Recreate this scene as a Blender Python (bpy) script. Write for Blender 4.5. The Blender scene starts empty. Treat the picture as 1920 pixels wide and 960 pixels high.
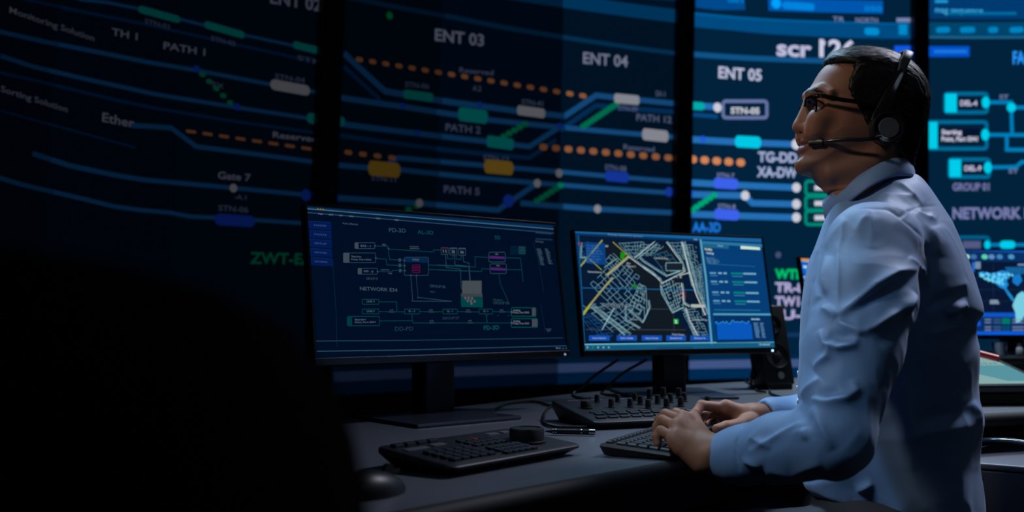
import bpy, bmesh, math, random
import numpy as np
from mathutils import Vector, Matrix

random.seed(7); RNG = np.random.default_rng(7)
SC = bpy.context.scene
COL = SC.collection
FPX = 1867.0; CAMH = 0.98; PITCH = math.atan(110/FPX)
CP, SP = math.cos(PITCH), math.sin(PITCH)

# ---------------------------------------------------------------- geometry of the view
def ray(px, py):
    x = (px-960)/FPX; y = (480-py)/FPX
    return np.array([x, CP - y*SP, SP + y*CP])
def W(px, py, d):                       # the point at distance d (along the room) seen at a pixel
    r = ray(px, py); return np.array([0, 0, CAMH]) + r*(d/r[1])
def on_plane(px, py, o, n):
    r = ray(px, py); c = np.array([0, 0, CAMH])
    return c + r*(np.dot(o-c, n)/np.dot(r, n))
def on_z(px, py, z=0.74):
    r = ray(px, py); return np.array([0, 0, CAMH]) + r*((z-CAMH)/r[2])

# ---------------------------------------------------------------- materials
def lin(c):
    c = np.array(c, float)/255.0
    return tuple(np.where(c <= 0.04045, c/12.92, ((c+0.055)/1.055)**2.4))
MATS = {}
def mat(name, rgb, rough=0.5, metal=0.0, spec=0.5, noise=0.12, nscale=60, bump=0.0, bscale=200, coat=0.0, sheen=0.0):
    if name in MATS: return MATS[name]
    m = bpy.data.materials.new(name); m.use_nodes = True; nt = m.node_tree; b = nt.nodes['Principled BSDF']
    L = lin(rgb)
    tc = nt.nodes.new('ShaderNodeTexCoord'); n = nt.nodes.new('ShaderNodeTexNoise')
    n.inputs['Scale'].default_value = nscale; n.inputs['Detail'].default_value = 4
    nt.links.new(tc.outputs['Object'], n.inputs['Vector'])
    r = nt.nodes.new('ShaderNodeMix'); r.data_type = 'RGBA'
    r.inputs[6].default_value = (*[v*(1-noise) for v in L], 1); r.inputs[7].default_value = (*[min(1, v*(1+noise)) for v in L], 1)
    nt.links.new(n.outputs['Fac'], r.inputs[0]); nt.links.new(r.outputs[2], b.inputs['Base Color'])
    b.inputs['Roughness'].default_value = rough; b.inputs['Metallic'].default_value = metal
    b.inputs['Specular IOR Level'].default_value = spec
    if coat: b.inputs['Coat Weight'].default_value = coat; b.inputs['Coat Roughness'].default_value = .08
    if sheen: b.inputs['Sheen Weight'].default_value = sheen
    if bump:
        n2 = nt.nodes.new('ShaderNodeTexNoise'); n2.inputs['Scale'].default_value = bscale; n2.inputs['Detail'].default_value = 3
        nt.links.new(tc.outputs['Object'], n2.inputs['Vector'])
        bp = nt.nodes.new('ShaderNodeBump'); bp.inputs['Strength'].default_value = bump; bp.inputs['Distance'].default_value = .002
        nt.links.new(n2.outputs['Fac'], bp.inputs['Height']); nt.links.new(bp.outputs['Normal'], b.inputs['Normal'])
    MATS[name] = m; return m
def emat(rgb, k=1.0):
    key = 'glow_%d_%d_%d_%d' % (*[int(v) for v in rgb], int(k*1000))
    if key in MATS: return MATS[key]
    m = bpy.data.materials.new(key); m.use_nodes = True; nt = m.node_tree
    for n in list(nt.nodes): nt.nodes.remove(n)
    o = nt.nodes.new('ShaderNodeOutputMaterial'); e = nt.nodes.new('ShaderNodeEmission')
    e.inputs[0].default_value = (*lin(rgb), 1); e.inputs[1].default_value = k
    nt.links.new(e.outputs[0], o.inputs[0]); MATS[key] = m; return m
def glass(name, rgb=(255, 255, 255), rough=0.02, mixf=.25):
    if name in MATS: return MATS[name]
    m = bpy.data.materials.new(name); m.use_nodes = True; nt = m.node_tree
    for n in list(nt.nodes): nt.nodes.remove(n)
    o = nt.nodes.new('ShaderNodeOutputMaterial'); g = nt.nodes.new('ShaderNodeBsdfGlossy'); t = nt.nodes.new('ShaderNodeBsdfTransparent')
    g.inputs['Roughness'].default_value = rough; g.inputs['Color'].default_value = (*lin(rgb), 1)
    t.inputs[0].default_value = (.82, .86, .9, 1); x = nt.nodes.new('ShaderNodeMixShader'); x.inputs[0].default_value = mixf
    nt.links.new(t.outputs[0], x.inputs[1]); nt.links.new(g.outputs[0], x.inputs[2]); nt.links.new(x.outputs[0], o.inputs[0])
    MATS[name] = m; return m

M_black = mat('black_plastic', (22, 23, 26), .42)
M_matte = mat('matte_black', (13, 14, 16), .7)
M_bezel = mat('monitor_bezel', (20, 21, 25), .35)
M_post = mat('stand_metal', (38, 39, 45), .38, .6)
M_base = mat('stand_base_metal', (66, 72, 86), .32, .4)
M_desk = mat('desk_laminate', (100, 106, 116), .38, noise=.06, nscale=14, bump=.05)
M_dark = mat('dark_wall_paint', (12, 13, 17), .8)
M_floor = mat('dark_carpet', (26, 27, 31), .9, bump=.4, bscale=400)
M_key = mat('key_plastic', (36, 42, 50), .38, bump=.02)
M_body = mat('console_body', (30, 32, 37), .45, bump=.06, bscale=900)
M_chrome = mat('chrome', (190, 192, 198), .15, 1.0)
M_rubber = mat('cable_rubber', (14, 14, 16), .5)

# ---------------------------------------------------------------- object helpers
def link(o): COL.objects.link(o); return o
def thing(name, label, cat, loc=(0, 0, 0), rz=0.0, group=None, rot=None):
    o = link(bpy.data.objects.new(name, None)); o.location = loc
    o.rotation_euler = rot if rot else (0, 0, rz); o.empty_display_size = .05
    o['label'] = label; o['category'] = cat
    if group: o['group'] = group
    return o
def tag(o, label, cat, group=None):
    o['label'] = label; o['category'] = cat
    if group: o['group'] = group
    return o
def meshobj(name, verts, faces, mats, parent=None, smooth=False, midx=None, loc=None):
    me = bpy.data.meshes.new(name)
    if isinstance(verts, np.ndarray) and isinstance(faces, np.ndarray):
        me.vertices.add(len(verts)); me.vertices.foreach_set('co', verts.astype(np.float32).ravel())
        k = faces.shape[1]; n = len(faces)
        me.loops.add(n*k); me.loops.foreach_set('vertex_index', faces.astype(np.int32).ravel())
        me.polygons.add(n); me.polygons.foreach_set('loop_start', np.arange(0, n*k, k, dtype=np.int32))
        me.update(calc_edges=True)
    else:
        me.from_pydata([tuple(v) for v in verts], [], [tuple(f) for f in faces])
    if not isinstance(mats, (list, tuple)): mats = [mats]
    for m in mats: me.materials.append(m)
    if midx is not None: me.polygons.foreach_set('material_index', list(midx))
    if smooth: me.polygons.foreach_set('use_smooth', [True]*len(me.polygons))
    me.update()
    o = link(bpy.data.objects.new(name, me))
    if parent: o.parent = parent
    if loc is not None: o.location = loc
    return o
def bmobj(name, bm, m, parent=None, smooth=False, loc=None, rot=None):
    me = bpy.data.meshes.new(name); bmesh.ops.recalc_face_normals(bm, faces=bm.faces[:]); bm.to_mesh(me); bm.free()
    for mm in (m if isinstance(m, (list, tuple)) else [m]): me.materials.append(mm)
    if smooth:
        me.polygons.foreach_set('use_smooth', [True]*len(me.polygons))
        try: me.set_sharp_from_angle(angle=math.radians(38))
        except Exception: pass
    o = link(bpy.data.objects.new(name, me))
    if parent: o.parent = parent
    if loc is not None: o.location = loc
    if rot is not None: o.rotation_euler = rot
    return o
def bx(bm, c, s, rz=0.0, bev=0.0, seg=2, mtx=None):
    r = bmesh.ops.create_cube(bm, size=1.0); vs = r['verts']
    for v in vs: v.co = Vector((v.co.x*s[0], v.co.y*s[1], v.co.z*s[2]))
    if bev:
        es = list({e for v in vs for e in v.link_edges})
        q = bmesh.ops.bevel(bm, geom=es, offset=bev, segments=seg, profile=.5, affect='EDGES')
        vs = list({v for f in q['faces'] for v in f.verts} | {v for v in vs if v.is_valid})
    R = Matrix.Translation(Vector(c)) @ Matrix.Rotation(rz, 4, 'Z')
    if mtx is not None: R = mtx @ R
    for v in vs: v.co = R @ v.co
    return vs
def cyl(bm, c, r1, r2, h, seg=32, axis='Z', mtx=None):
    prof = [(0, 0), (r1, 0), (r2, h), (0, h)]
    return lathe(bm, c, prof, seg, axis, mtx)
def lathe(bm, c, prof, seg=32, axis='Z', mtx=None):
    rings = []
    for r, z in prof:
        if r < 1e-6: rings.append([bm.verts.new((0, 0, z))])
        else: rings.append([bm.verts.new((r*math.cos(2*math.pi*i/seg), r*math.sin(2*math.pi*i/seg), z)) for i in range(seg)])
    for a, b in zip(rings, rings[1:]):
        for i in range(seg):
            j = (i+1) % seg
            if len(a) == 1 and len(b) == 1: continue
            if len(a) == 1: bm.faces.new((a[0], b[j], b[i]))
            elif len(b) == 1: bm.faces.new((a[i], a[j], b[0]))
            else: bm.faces.new((a[i], a[j], b[j], b[i]))
    R = Matrix.Identity(4)
    if axis == 'X': R = Matrix.Rotation(math.pi/2, 4, 'Y')
    if axis == 'Y': R = Matrix.Rotation(-math.pi/2, 4, 'X')
    R = Matrix.Translation(Vector(c)) @ R
    if mtx is not None: R = mtx @ R
    for rg in rings:
        for v in rg: v.co = R @ v.co
def spline(pts, n=10):
    P = [np.array(p, float) for p in pts]; P = [2*P[0]-P[1]] + P + [2*P[-1]-P[-2]]
    out = []
    for i in range(1, len(P)-2):
        for k in range(n):
            t = k/n; a, b, c, d = P[i-1], P[i], P[i+1], P[i+2]
            out.append(.5*((2*b)+(-a+c)*t+(2*a-5*b+4*c-d)*t*t+(-a+3*b-3*c+d)*t**3))
    out.append(P[-2]); return out
def tube(bm, pts, r, seg=10, caps=True):
    pts = [Vector(p) for p in pts]; n = len(pts)
    rr = r if isinstance(r, (list, tuple, np.ndarray)) else [r]*n
    T = [(pts[min(i+1, n-1)]-pts[max(i-1, 0)]).normalized() for i in range(n)]
    up = Vector((0, 0, 1)) if abs(T[0].z) < .9 else Vector((1, 0, 0))
    N = (up - T[0]*up.dot(T[0])).normalized(); rings = []
    for i in range(n):
        N = (N - T[i]*N.dot(T[i])).normalized(); B = T[i].cross(N)
        rings.append([bm.verts.new(pts[i] + (N*math.cos(2*math.pi*k/seg)+B*math.sin(2*math.pi*k/seg))*rr[i]) for k in range(seg)])
    for a, b in zip(rings, rings[1:]):
        for k in range(seg): bm.faces.new((a[k], a[(k+1) % seg], b[(k+1) % seg], b[k]))
    if caps: bm.faces.new(rings[0][::-1]); bm.faces.new(rings[-1])
def prism(bm, poly, z0, z1):
    a = [bm.verts.new((p[0], p[1], z0)) for p in poly]; b = [bm.verts.new((p[0], p[1], z1)) for p in poly]
    n = len(poly); bm.faces.new(a[::-1]); bm.faces.new(b)
    for i in range(n): bm.faces.new((a[i], a[(i+1) % n], b[(i+1) % n], b[i]))

# ---------------------------------------------------------------- drawing on display surfaces
class Art:
    """collects flat glowing shapes in the (u, v) metres of one display surface"""
    def __init__(s): s.items = []; s.lv = 0
    def poly(s, pts, col, lv): s.items.append((lv, col, [tuple(p) for p in pts], [tuple(range(len(pts)))]))
    def tri(s, pts, faces, col, lv): s.items.append((lv, col, pts, faces))
    def uv(s, p): return np.array(s.px(*p))
    def scale(s, p):
        a = s.uv(p); b = s.uv((p[0], p[1]+4)); return np.linalg.norm(b-a)/4
    def line(s, pts, w, col, lv=1, px=True, step=.05):
        U = [s.uv(p) for p in pts] if px else [np.array(p, float) for p in pts]
        if px: w = w*s.scale(pts[len(pts)//2])
        n = len(U)
        dirs = [(U[i+1]-U[i])/max(1e-9, np.linalg.norm(U[i+1]-U[i])) for i in range(n-1)]
        off = []
        for i in range(n):
            d0 = dirs[max(i-1, 0)]; d1 = dirs[min(i, n-2)]
            n0 = np.array([-d0[1], d0[0]]); n1 = np.array([-d1[1], d1[0]]); m = n0+n1; L = np.linalg.norm(m)
            m = n1 if L < .3 else m/L
            off.append(m*(w/2)/max(.5, float(np.dot(m, n1))))
        for i in range(n-1):
            k = max(1, int(np.linalg.norm(U[i+1]-U[i])/step)); k = min(k, 60)
            for j in range(k):
                a, b = j/k, (j+1)/k
                p0 = U[i]*(1-a)+U[i+1]*a; p1 = U[i]*(1-b)+U[i+1]*b
                o0 = off[i]*(1-a)+off[i+1]*a; o1 = off[i]*(1-b)+off[i+1]*b
                s.poly([p0-o0, p1-o1, p1+o1, p0+o0], col, lv)
    def dashes(s, p0, p1, n, ln, w, col, lv=2):
        for i in range(n):
            t = i/(n-1); c = (p0[0]+(p1[0]-p0[0])*t, p0[1]+(p1[1]-p0[1])*t)
            d = np.array([p1[0]-p0[0], p1[1]-p0[1]]); d = d/np.linalg.norm(d)*ln/2
            s.pill((c[0]-d[0], c[1]-d[1]), (c[0]+d[0], c[1]+d[1]), w, col, lv, inner=True)
    def pill(s, p0, p1, w, col, lv=3, inner=False, rad=1.0):
        a, b = s.uv(p0), s.uv(p1); r = w*s.scale(p0)/2
        d = b-a; L = np.linalg.norm(d); d = d/max(L, 1e-9); n = np.array([-d[1], d[0]])
        if L > 2*r: a = a+d*r*.9; b = b-d*r*.9
        pts = []
        for k in range(9):
            t = math.pi/2+math.pi*k/8; pts.append(a+d*r*math.cos(t)*rad+n*r*math.sin(t))
        for k in range(9):
            t = -math.pi/2+math.pi*k/8; pts.append(b+d*r*math.cos(t)*rad+n*r*math.sin(t))
        s.poly(pts, col, lv)
    def dot(s, p, r, col, lv=4, ry=None):
        c = s.uv(p); k = s.scale(p); ry = ry or r
        s.poly([c+np.array([math.cos(t), math.sin(t)*ry/r])*r*k for t in np.linspace(0, 2*math.pi, 17)[:-1]], col, lv)
    def rect(s, x0, y0, x1, y1, col, lv=2):
        c = [(x0, y0), (x1, y0), (x1, y1), (x0, y1)]; U = [s.uv(p) for p in c]
        k = max(1, min(20, int(np.linalg.norm(U[1]-U[0])/.1)))
        for j in range(k):
            a, b = j/k, (j+1)/k
            s.poly([U[3]*(1-a)+U[2]*a, U[3]*(1-b)+U[2]*b, U[0]*(1-b)+U[1]*b, U[0]*(1-a)+U[1]*a], col, lv)
    def quad(s, pts, col, lv=2): s.poly([s.uv(p) for p in pts], col, lv)
    def frame(s, x0, y0, x1, y1, w, col, lv=2, r=5):
        P = []
        for cx, cy, a0 in ((x1-r, y0+r, -90), (x1-r, y1-r, 0), (x0+r, y1-r, 90), (x0+r, y0+r, 180)):
            for k in range(4):
                t = math.radians(a0+30*k); P.append((cx+r*math.cos(t), cy+r*math.sin(t)))
        P.append(P[0]); s.line(P, w, col, lv)
    def diag(s, p0, p1, n, w, col, lv=3):
        for i in range(n):
            t = (i+.0)/(n-1); c = (p0[0]+(p1[0]-p0[0])*t, p0[1]+(p1[1]-p0[1])*t); s.dot(c, w*.62, col, lv, ry=w*.45)
    def text(s, p0, p1, txt, h, col, lv=3, bold=.02):
        vs, fs, wid = glyphs(txt, bold)
        a, b = s.uv(p0), s.uv(p1); d = b-a; L = np.linalg.norm(d); d = d/L; n = np.array([-d[1], d[0]])
        if n[1] < 0: n = -n
        n = np.array([0, 1.0])*.85+n*.15; n /= np.linalg.norm(n); k = s.scale(p0)*h
        s.tri([tuple(a+d*(x/wid*L)+n*(y*k)) for x, y in vs], fs, col, lv)
GC = {}
def glyphs(txt, bold):
    if (txt, bold) in GC: return GC[(txt, bold)]
    c = bpy.data.curves.new('t', 'FONT'); c.body = txt; c.size = 1/.73; c.offset = bold; c.resolution_u = 3; c.fill_mode = 'FRONT'
    o = bpy.data.objects.new('t', c); COL.objects.link(o)
    me = o.to_mesh(); vs = np.array([(v.co.x, v.co.y) for v in me.vertices]) if len(me.vertices) else np.zeros((1, 2))
    fs = [tuple(p.vertices) for p in me.polygons]; o.to_mesh_clear(); bpy.data.objects.remove(o); bpy.data.curves.remove(c)
    vs[:, 0] -= vs[:, 0].min(); g = (vs, fs, max(vs[:, 0].max(), 1e-3)); GC[(txt, bold)] = g; return g
def art_mesh(name, art, surf_pt, gain, parent, keep=lambda u: True, base=.0015, dl=.0006, shift=None, ground=None, clip=None):
    V, Fc, MI, mats = [], [], [], []
    if ground:
        V, Fc = list(ground[0]), list(ground[1]); mats = [ground[2]]; MI = [0]*len(Fc)
    for lv, col, pts, faces in art.items:
        cu = sum(p[0] for p in pts)/len(pts)
        if len(faces) == 1 or True:
            if not keep(cu): continue
        if clip:
            q = [(min(max(p[0], clip[0]), clip[1]), min(max(p[1], clip[2]), clip[3])) for p in pts]
            if max(p[0] for p in q)-min(p[0] for p in q) < 1e-6 or max(p[1] for p in q)-min(p[1] for p in q) < 1e-6: continue
            pts = q
        i0 = len(V); V += [surf_pt(p[0], p[1], base+dl*lv) for p in pts]
        m = emat(col, gain)
        if m not in mats: mats.append(m)
        k = mats.index(m)
        for f in faces: Fc.append(tuple(i0+i for i in f)); MI.append(k)
    if not V: return None
    if shift is not None: V = [np.array(v)-shift for v in V]
    return meshobj(name, V, Fc, mats, parent, midx=MI)

# ---------------------------------------------------------------- room shell
def struct(name, bm, m):
    o = bmobj(name, bm, m); o['kind'] = 'structure'; return o
bm = bmesh.new(); bx(bm, (.9, 3.0, -.05), (9.4, 10.4, .1)); struct('floor', bm, M_floor)
bm = bmesh.new(); bx(bm, (.9, 3.0, 3.65), (9.4, 10.4, .1)); struct('ceiling', bm, M_dark)
bm = bmesh.new(); bx(bm, (.9, 8.15, 1.8), (9.4, .1, 3.6)); struct('wall_back', bm, M_dark)
bm = bmesh.new(); bx(bm, (-3.75, 3.0, 1.8), (.1, 10.2, 3.6)); struct('wall_left', bm, M_dark)
bm = bmesh.new(); bx(bm, (5.55, 3.0, 1.8), (.1, 10.2, 3.6)); struct('wall_right', bm, M_dark)
bm = bmesh.new(); bx(bm, (.9, -2.15, 1.8), (9.2, .1, 3.6)); struct('wall_front', bm, M_dark)

# ---------------------------------------------------------------- curved video wall
PLAN = [(-3.1, 2.05), (-2.45, 2.9), (-1.74, 3.71), (-1.084, 4.40), (-.66, 4.80), (-.04, 5.24), (.92, 5.75), (1.77, 6.02), (2.89, 6.22), (4.0, 6.24), (5.2, 6.1)]
CV = np.array(spline(PLAN, 40)); SEG = np.linalg.norm(np.diff(CV, axis=0), axis=1); CS = np.concatenate([[0], np.cumsum(SEG)])
TG = np.gradient(CV, axis=0); TG /= np.linalg.norm(TG, axis=1)[:, None]; CN = np.stack([TG[:, 1], -TG[:, 0]], 1)
LEAN = .05
def wpt(s, z, off=0.0):
    x = np.interp(s, CS, CV[:, 0]); y = np.interp(s, CS, CV[:, 1]); nx = np.interp(s, CS, CN[:, 0]); ny = np.interp(s, CS, CN[:, 1])
    o = off+LEAN*(z-1.5); return np.array([x+nx*o, y+ny*o, z])
class WallArt(Art):
    def px(s, px, py):
        r = ray(px, py); z = 1.5
        for _ in range(6):
            P = CV+CN*(LEAN*(z-1.5)); cr = P[:, 0]*r[1]-P[:, 1]*r[0]
            i = np.where((cr[:-1] < 0) & (cr[1:] >= 0))[0]
            i = i[0] if len(i) else (0 if cr[0] >= 0 else len(CS)-2)
            t = cr[i]/(cr[i]-cr[i+1]) if cr[i] != cr[i+1] else 0
            t = min(max(t, -8), 8)
            q = P[i]*(1-t)+P[i+1]*t; sv = CS[i]+t*(CS[i+1]-CS[i]); z = CAMH + r[2]*q[1]/r[1]
        return (sv, z)
WA = WallArt()
ZB, ZT = .60, 3.45
sP = [WA.px(609, 200)[0], WA.px(1277, 200)[0], WA.px(1720, 200)[0]]
cuts = [WA.px(-260, 300)[0], WA.px(90, 300)[0], WA.px(330, 300)[0], sP[0], WA.px(820, 300)[0], WA.px(1050, 300)[0], sP[1], sP[2], CS[-1]-.35]
GAIN = [.05, .07, .075, .075, .13, .36, .95, 1.0]  # per-segment gain; the darkening toward the left is put into the glow
# colours
cBG, cLN, cLD, cTX = (2, 34, 60), (36, 112, 184), (8, 72, 130), (172, 180, 215)
cTEAL, cWH, cBLU, cORG, cGRN, cYEL, cLIL = (0, 175, 175), (205, 208, 222), (35, 85, 230), (212, 135, 88), (0, 165, 120), (205, 160, 60), (120, 135, 180)
cCY = (0, 205, 235)
w = WA
# bay 1
w.line([(60, -28), (153, 0), (200, 5), (260, 17), (335, 36), (457, 66), (592, 95)], 6, cLN)
for a, b in (((258, 17), (336, 38)), ((382, 46), (457, 67)), ((548, 84), (598, 96))): w.pill(a, b, 14, cTEAL)
w.line([(0, -16), (50, 0), (143, 20), (277, 47), (393, 73), (593, 117)], 6, cLD)
w.text((16, 24), (175, 78), 'Monitoring Solution', 12, cTX)
w.text((208, 66), (256, 76), 'TH 1', 14, cTX); w.text((305, 92), (383, 105), 'PATH 1', 14, cTX)
for x, y, t in ((270, 44, 'STN-01'), (394, 76, 'STN-02'), (556, 112, 'STN')): w.text((x, y), (x+46, y+11), t, 9, cLIL)
w.line([(-60, 45), (0, 60), (80, 78), (167, 95), (277, 117), (367, 132), (503, 158), (592, 173)], 8, cLN)
w.pill((506, 158), (579, 171), 20, cWH); w.text((514, 148), (570, 156), 'STN-04', 10, cLIL)
w.dot((367, 130), 7, cBLU); w.diag((378, 140), (430, 193), 5, 11, cGRN); w.dot((443, 201), 7, cBLU); w.text((396, 162), (418, 167), 'SX', 9, cLIL)
w.line([(0, 105), (60, 125), (153, 147), (227, 163), (290, 177), (433, 200), (590, 224)], 8, cLN); w.pill((574, 221), (600, 225), 20, cTEAL)
w.line([(-40, 128), (73, 153), (213, 187), (290, 203), (433, 227), (590, 249)], 6, cLD)
w.text((0, 172), (125, 211), 'Sorting Solution', 12, cTX)
w.line([(0, 208), (117, 240), (253, 277)], 4, cLD)
w.text((190, 228), (250, 240), 'Ether', 18, cTX)
w.line([(245, 235), (320, 240), (367, 275), (470, 288), (590, 304)], 9, cLN)
w.dashes((357, 247), (604, 283), 9, 19, 6, cORG); w.text((510, 258), (592, 267), 'Reserved', 12, cTX)
w.line([(60, 288), (131, 311), (212, 328), (266, 337), (420, 351), (590, 367)], 9, cLN); w.dot((436, 353), 8, cWH)
w.text((407, 335), (468, 340), 'Gate 7', 14, cTX); w.text((438, 373), (460, 375), '-A.1', 9, cLIL)
w.line([(-30, 325), (39, 346), (159, 374), (212, 387), (262, 394), (319, 399), (354, 406), (420, 409), (590, 420)], 8, cLN)
w.pill((402, 411), (476, 416), 22, cBLU); w.text((408, 395), (464, 399), 'STN-06', 11, cLIL)
w.text((467, 494), (585, 496), 'ZWT-EA', 22, cGRN, bold=.03); w.dot((572, 366), 11, cBLU)
w.text((505, 6), (600, 22), 'ENT 02', 24, cTX, bold=.03)
# bay 2
w.line([(560, -22), (667, -2), (704, 6), (850, 33), (946, 52), (1100, 77), (1266, 100)], 9, (10, 75, 122))
w.line([(930, -18), (1100, 8), (1266, 30)], 26, (0, 84, 142))
w.line([(1060, -20), (1160, -12), (1266, -4)], 12, (0, 70, 125))
w.dot((729, 30), 7, (0, 190, 110))
w.text((814, 76), (906, 87), 'ENT 03', 23, cTX, bold=.03); w.text((1092, 119), (1176, 126), 'ENT 04', 22, cTX, bold=.03)
w.line([(644, 100), (721, 171), (812, 187), (892, 198), (967, 208), (1058, 218), (1117, 179), (1262, 194)], 11, cLN)
w.line([(644, 125), (712, 187)], 9, cLD)
w.line([(630, 182), (754, 200), (850, 215), (917, 225), (1042, 238), (1200, 252), (1262, 257)], 10, cLN)
w.line([(1050, 244), (1117, 198), (1262, 210)], 9, cLD)
w.line([(635, 232), (779, 250), (908, 265), (992, 275), (1046, 240)], 10, cLN)
w.line([(630, 253), (850, 283), (992, 296), (1042, 262)], 8, cLD)
w.dashes((673, 112), (1092, 180), 18, 13, 9, cORG); w.dashes((1018, 276), (1252, 296), 11, 14, 12, cORG); w.dashes((652, 286), (734, 296), 4, 14, 9, cORG)
w.line([(722, 310), (746, 296), (904, 310), (1046, 322), (1262, 340)], 9, cLN)
w.line([(622, 309), (754, 319), (954, 339), (1262, 362)], 9, cLN)
w.line([(615, 370), (783, 381), (933, 394), (1006, 344)], 10, cLN)
w.line([(975, 381), (1117, 392), (1262, 399)], 10, cLN)
for a, b, h, c in (((752, 176), (814, 184), 17, cTEAL), ((853, 213), (918, 221), 26, cTEAL), ((907, 264), (966, 272), 22, cTEAL), ((965, 206), (1024, 214), 18, cWH),
                   ((1147, 184), (1201, 189), 18, cWH), ((1199, 251), (1256, 257), 22, cWH), ((684, 314), (754, 321), 28, cYEL), ((902, 311), (966, 317), 26, cYEL), ((1130, 329), (1181, 334), 20, cBLU)):
    w.pill(a, b, h, c, rad=.5)
for p, r, c in (((1047, 325), 8, cWH), ((1006, 344), 8, cWH), ((785, 381), 8, cWH), ((1119, 392), 8, cWH), ((781, 250), 6, cBLU), ((952, 377), 12, cBLU), ((1048, 237), 6, cBLU), ((754, 199), 6, cBLU), ((898, 197), 6, cBLU), ((1253, 360), 9, cBLU), ((627, 371), 9, cBLU), ((638, 228), 9, cTEAL)):
    w.dot(p, r, c)
w.diag((944, 256), (983, 233), 5, 12, cGRN); w.diag((1093, 237), (1154, 196), 10, 12, cGRN); w.diag((1006, 377), (1050, 348), 6, 12, cGRN)
w.diag((765, 393), (780, 386), 2, 12, cGRN)
for x, y, t, l in ((860, 136, 'Reserved', 64), (758, 163, 'STN-06', 45), (977, 196, 'STN-41', 40), (1168, 280, 'Reserved', 58), (1133, 318, 'STN-08', 40), (695, 338, 'STN-11', 46), (905, 300, 'STN-12', 48), (1158, 207, 'STN-09', 36), (1228, 180, 'SX-1', 18), (885, 170, 'A.2', 16)):
    w.text((x, y), (x+l, y+l*.09), t, 10, cLIL)
w.text((834, 245), (900, 251), 'PATH 2', 14, cLIL, bold=.03); w.text((831, 361), (898, 366), 'PATH 5', 14, cLIL, bold=.03); w.text((1192, 226), (1258, 231), 'PATH 12', 13, cLIL, bold=.03)
# bay 3
w.line([(1286, 1), (1340, 8), (1396, 8)], 22, (0, 75, 145)); w.line([(1440, 8), (1655, 14)], 24, (0, 88, 178)); w.dot((1454, 7), 10, (0, 165, 255)); w.pill((1466, 10), (1526, 14), 14, (0, 135, 225))
w.text((1620, 21), (1652, 22), '050', 10, (0, 140, 225)); w.text((1364, 5), (1392, 6), '001', 8, (0, 140, 225))
w.line([(1286, 36), (1370, 44), (1450, 52), (1600, 59), (1706, 61)], 26, (0, 76, 132)); w.line([(1286, 24), (1450, 38), (1706, 46)], 4, (0, 95, 160), 2)
w.pill((1620, 59), (1647, 60), 14, (0, 145, 215)); w.text((1560, 40), (1582, 41), 'TR', 9, cLIL); w.text((1603, 42), (1645, 43), 'NORTH', 9, cLIL)
w.rect(1680, 34, 1706, 42, cLIL); w.rect(1684, 46, 1700, 66, (0, 140, 205), 3); w.rect(1676, 86, 1706, 110, (15, 90, 235))
w.quad([(1536, 83), (1546, 77), (1546, 84), (1538, 89)], (205, 208, 235), 4)
w.text((1455, 104), (1521, 107), 'scr', 31, (190, 192, 225), bold=.045); w.text((1535, 106), (1603, 109), '126', 33, (205, 208, 235), bold=.045)
w.line([(1286, 101), (1400, 109), (1532, 114), (1706, 119)], 10, (16, 84, 138))
w.text((1346, 146), (1427, 152), 'ENT 05', 22, (190, 196, 225), bold=.035)
w.line([(1286, 197), (1350, 201)], 12, cLN); w.pill((1289, 198), (1320, 200), 15, cTEAL); w.dot((1344, 202), 9, cWH); w.line([(1286, 214), (1345, 219)], 8, cLD)
w.frame(1355, 190, 1437, 221, 6, (105, 122, 172)); w.text((1369, 213), (1423, 214), 'STN-05', 12, cWH, bold=.05)
w.line([(1286, 261), (1492, 271)], 12, cLN); w.dot((1317, 261), 6, cBLU); w.pill((1374, 265), (1429, 268), 22, cCY, rad=.6); w.dot((1492, 271), 10, cWH)
w.dashes((1298, 299), (1388, 305), 5, 15, 14, cORG)
w.text((1420, 303), (1494, 305), 'TG-DD', 19, (165, 178, 218), bold=.05); w.text((1418, 331), (1494, 333), 'XA-DW', 19, (165, 178, 218), bold=.05)
w.line([(1286, 342), (1492, 352)], 12, cLN); w.pill((1334, 343), (1386, 346), 20, (60, 100, 240), rad=.6); w.dot((1492, 352), 9, cWH); w.text((1343, 333), (1376, 334), 'STN-7', 9, cLIL)
w.line([(1286, 364), (1396, 367), (1410, 381), (1492, 383)], 12, cLN); w.dot((1396, 367), 9, cWH); w.dot((1492, 383), 9, cWH); w.dot((1291, 362), 9, cBLU)
w.line([(1286, 401), (1492, 408)], 12, cLN); w.pill((1335, 401), (1388, 404), 20, (60, 100, 240), rad=.6); w.dot((1492, 408), 9, cWH); w.text((1345, 391), (1378, 392), 'STN-8', 9, cLIL)
w.diag((1297, 394), (1338, 366), 6, 12, cGRN); w.text((1297, 434), (1350, 435), 'AA-3D', 18, (30, 120, 225), bold=.05)
for y in (352, 381, 408):
    w.frame(1510, y-12, 1580, y+13, 6, (0, 140, 120)); w.rect(1526, y-4, 1560, y+5, cWH, 3); w.dot((1519, y), 4, (0, 60, 60), 3)
w.text((1452, 522), (1520, 523), 'WTR-1', 18, (0, 200, 110), bold=.06)
for y, t in ((547, 'TR-82'), (573, 'TW1-6'), (598, '-U-9')): w.text((1452, y), (1520, y+1), t, 18, (175, 170, 215), bold=.06)
w.dot((1458, 478), 6, (70, 80, 120)); w.line([(1286, 628), (1700, 628)], 8, (16, 52, 92))
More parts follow.
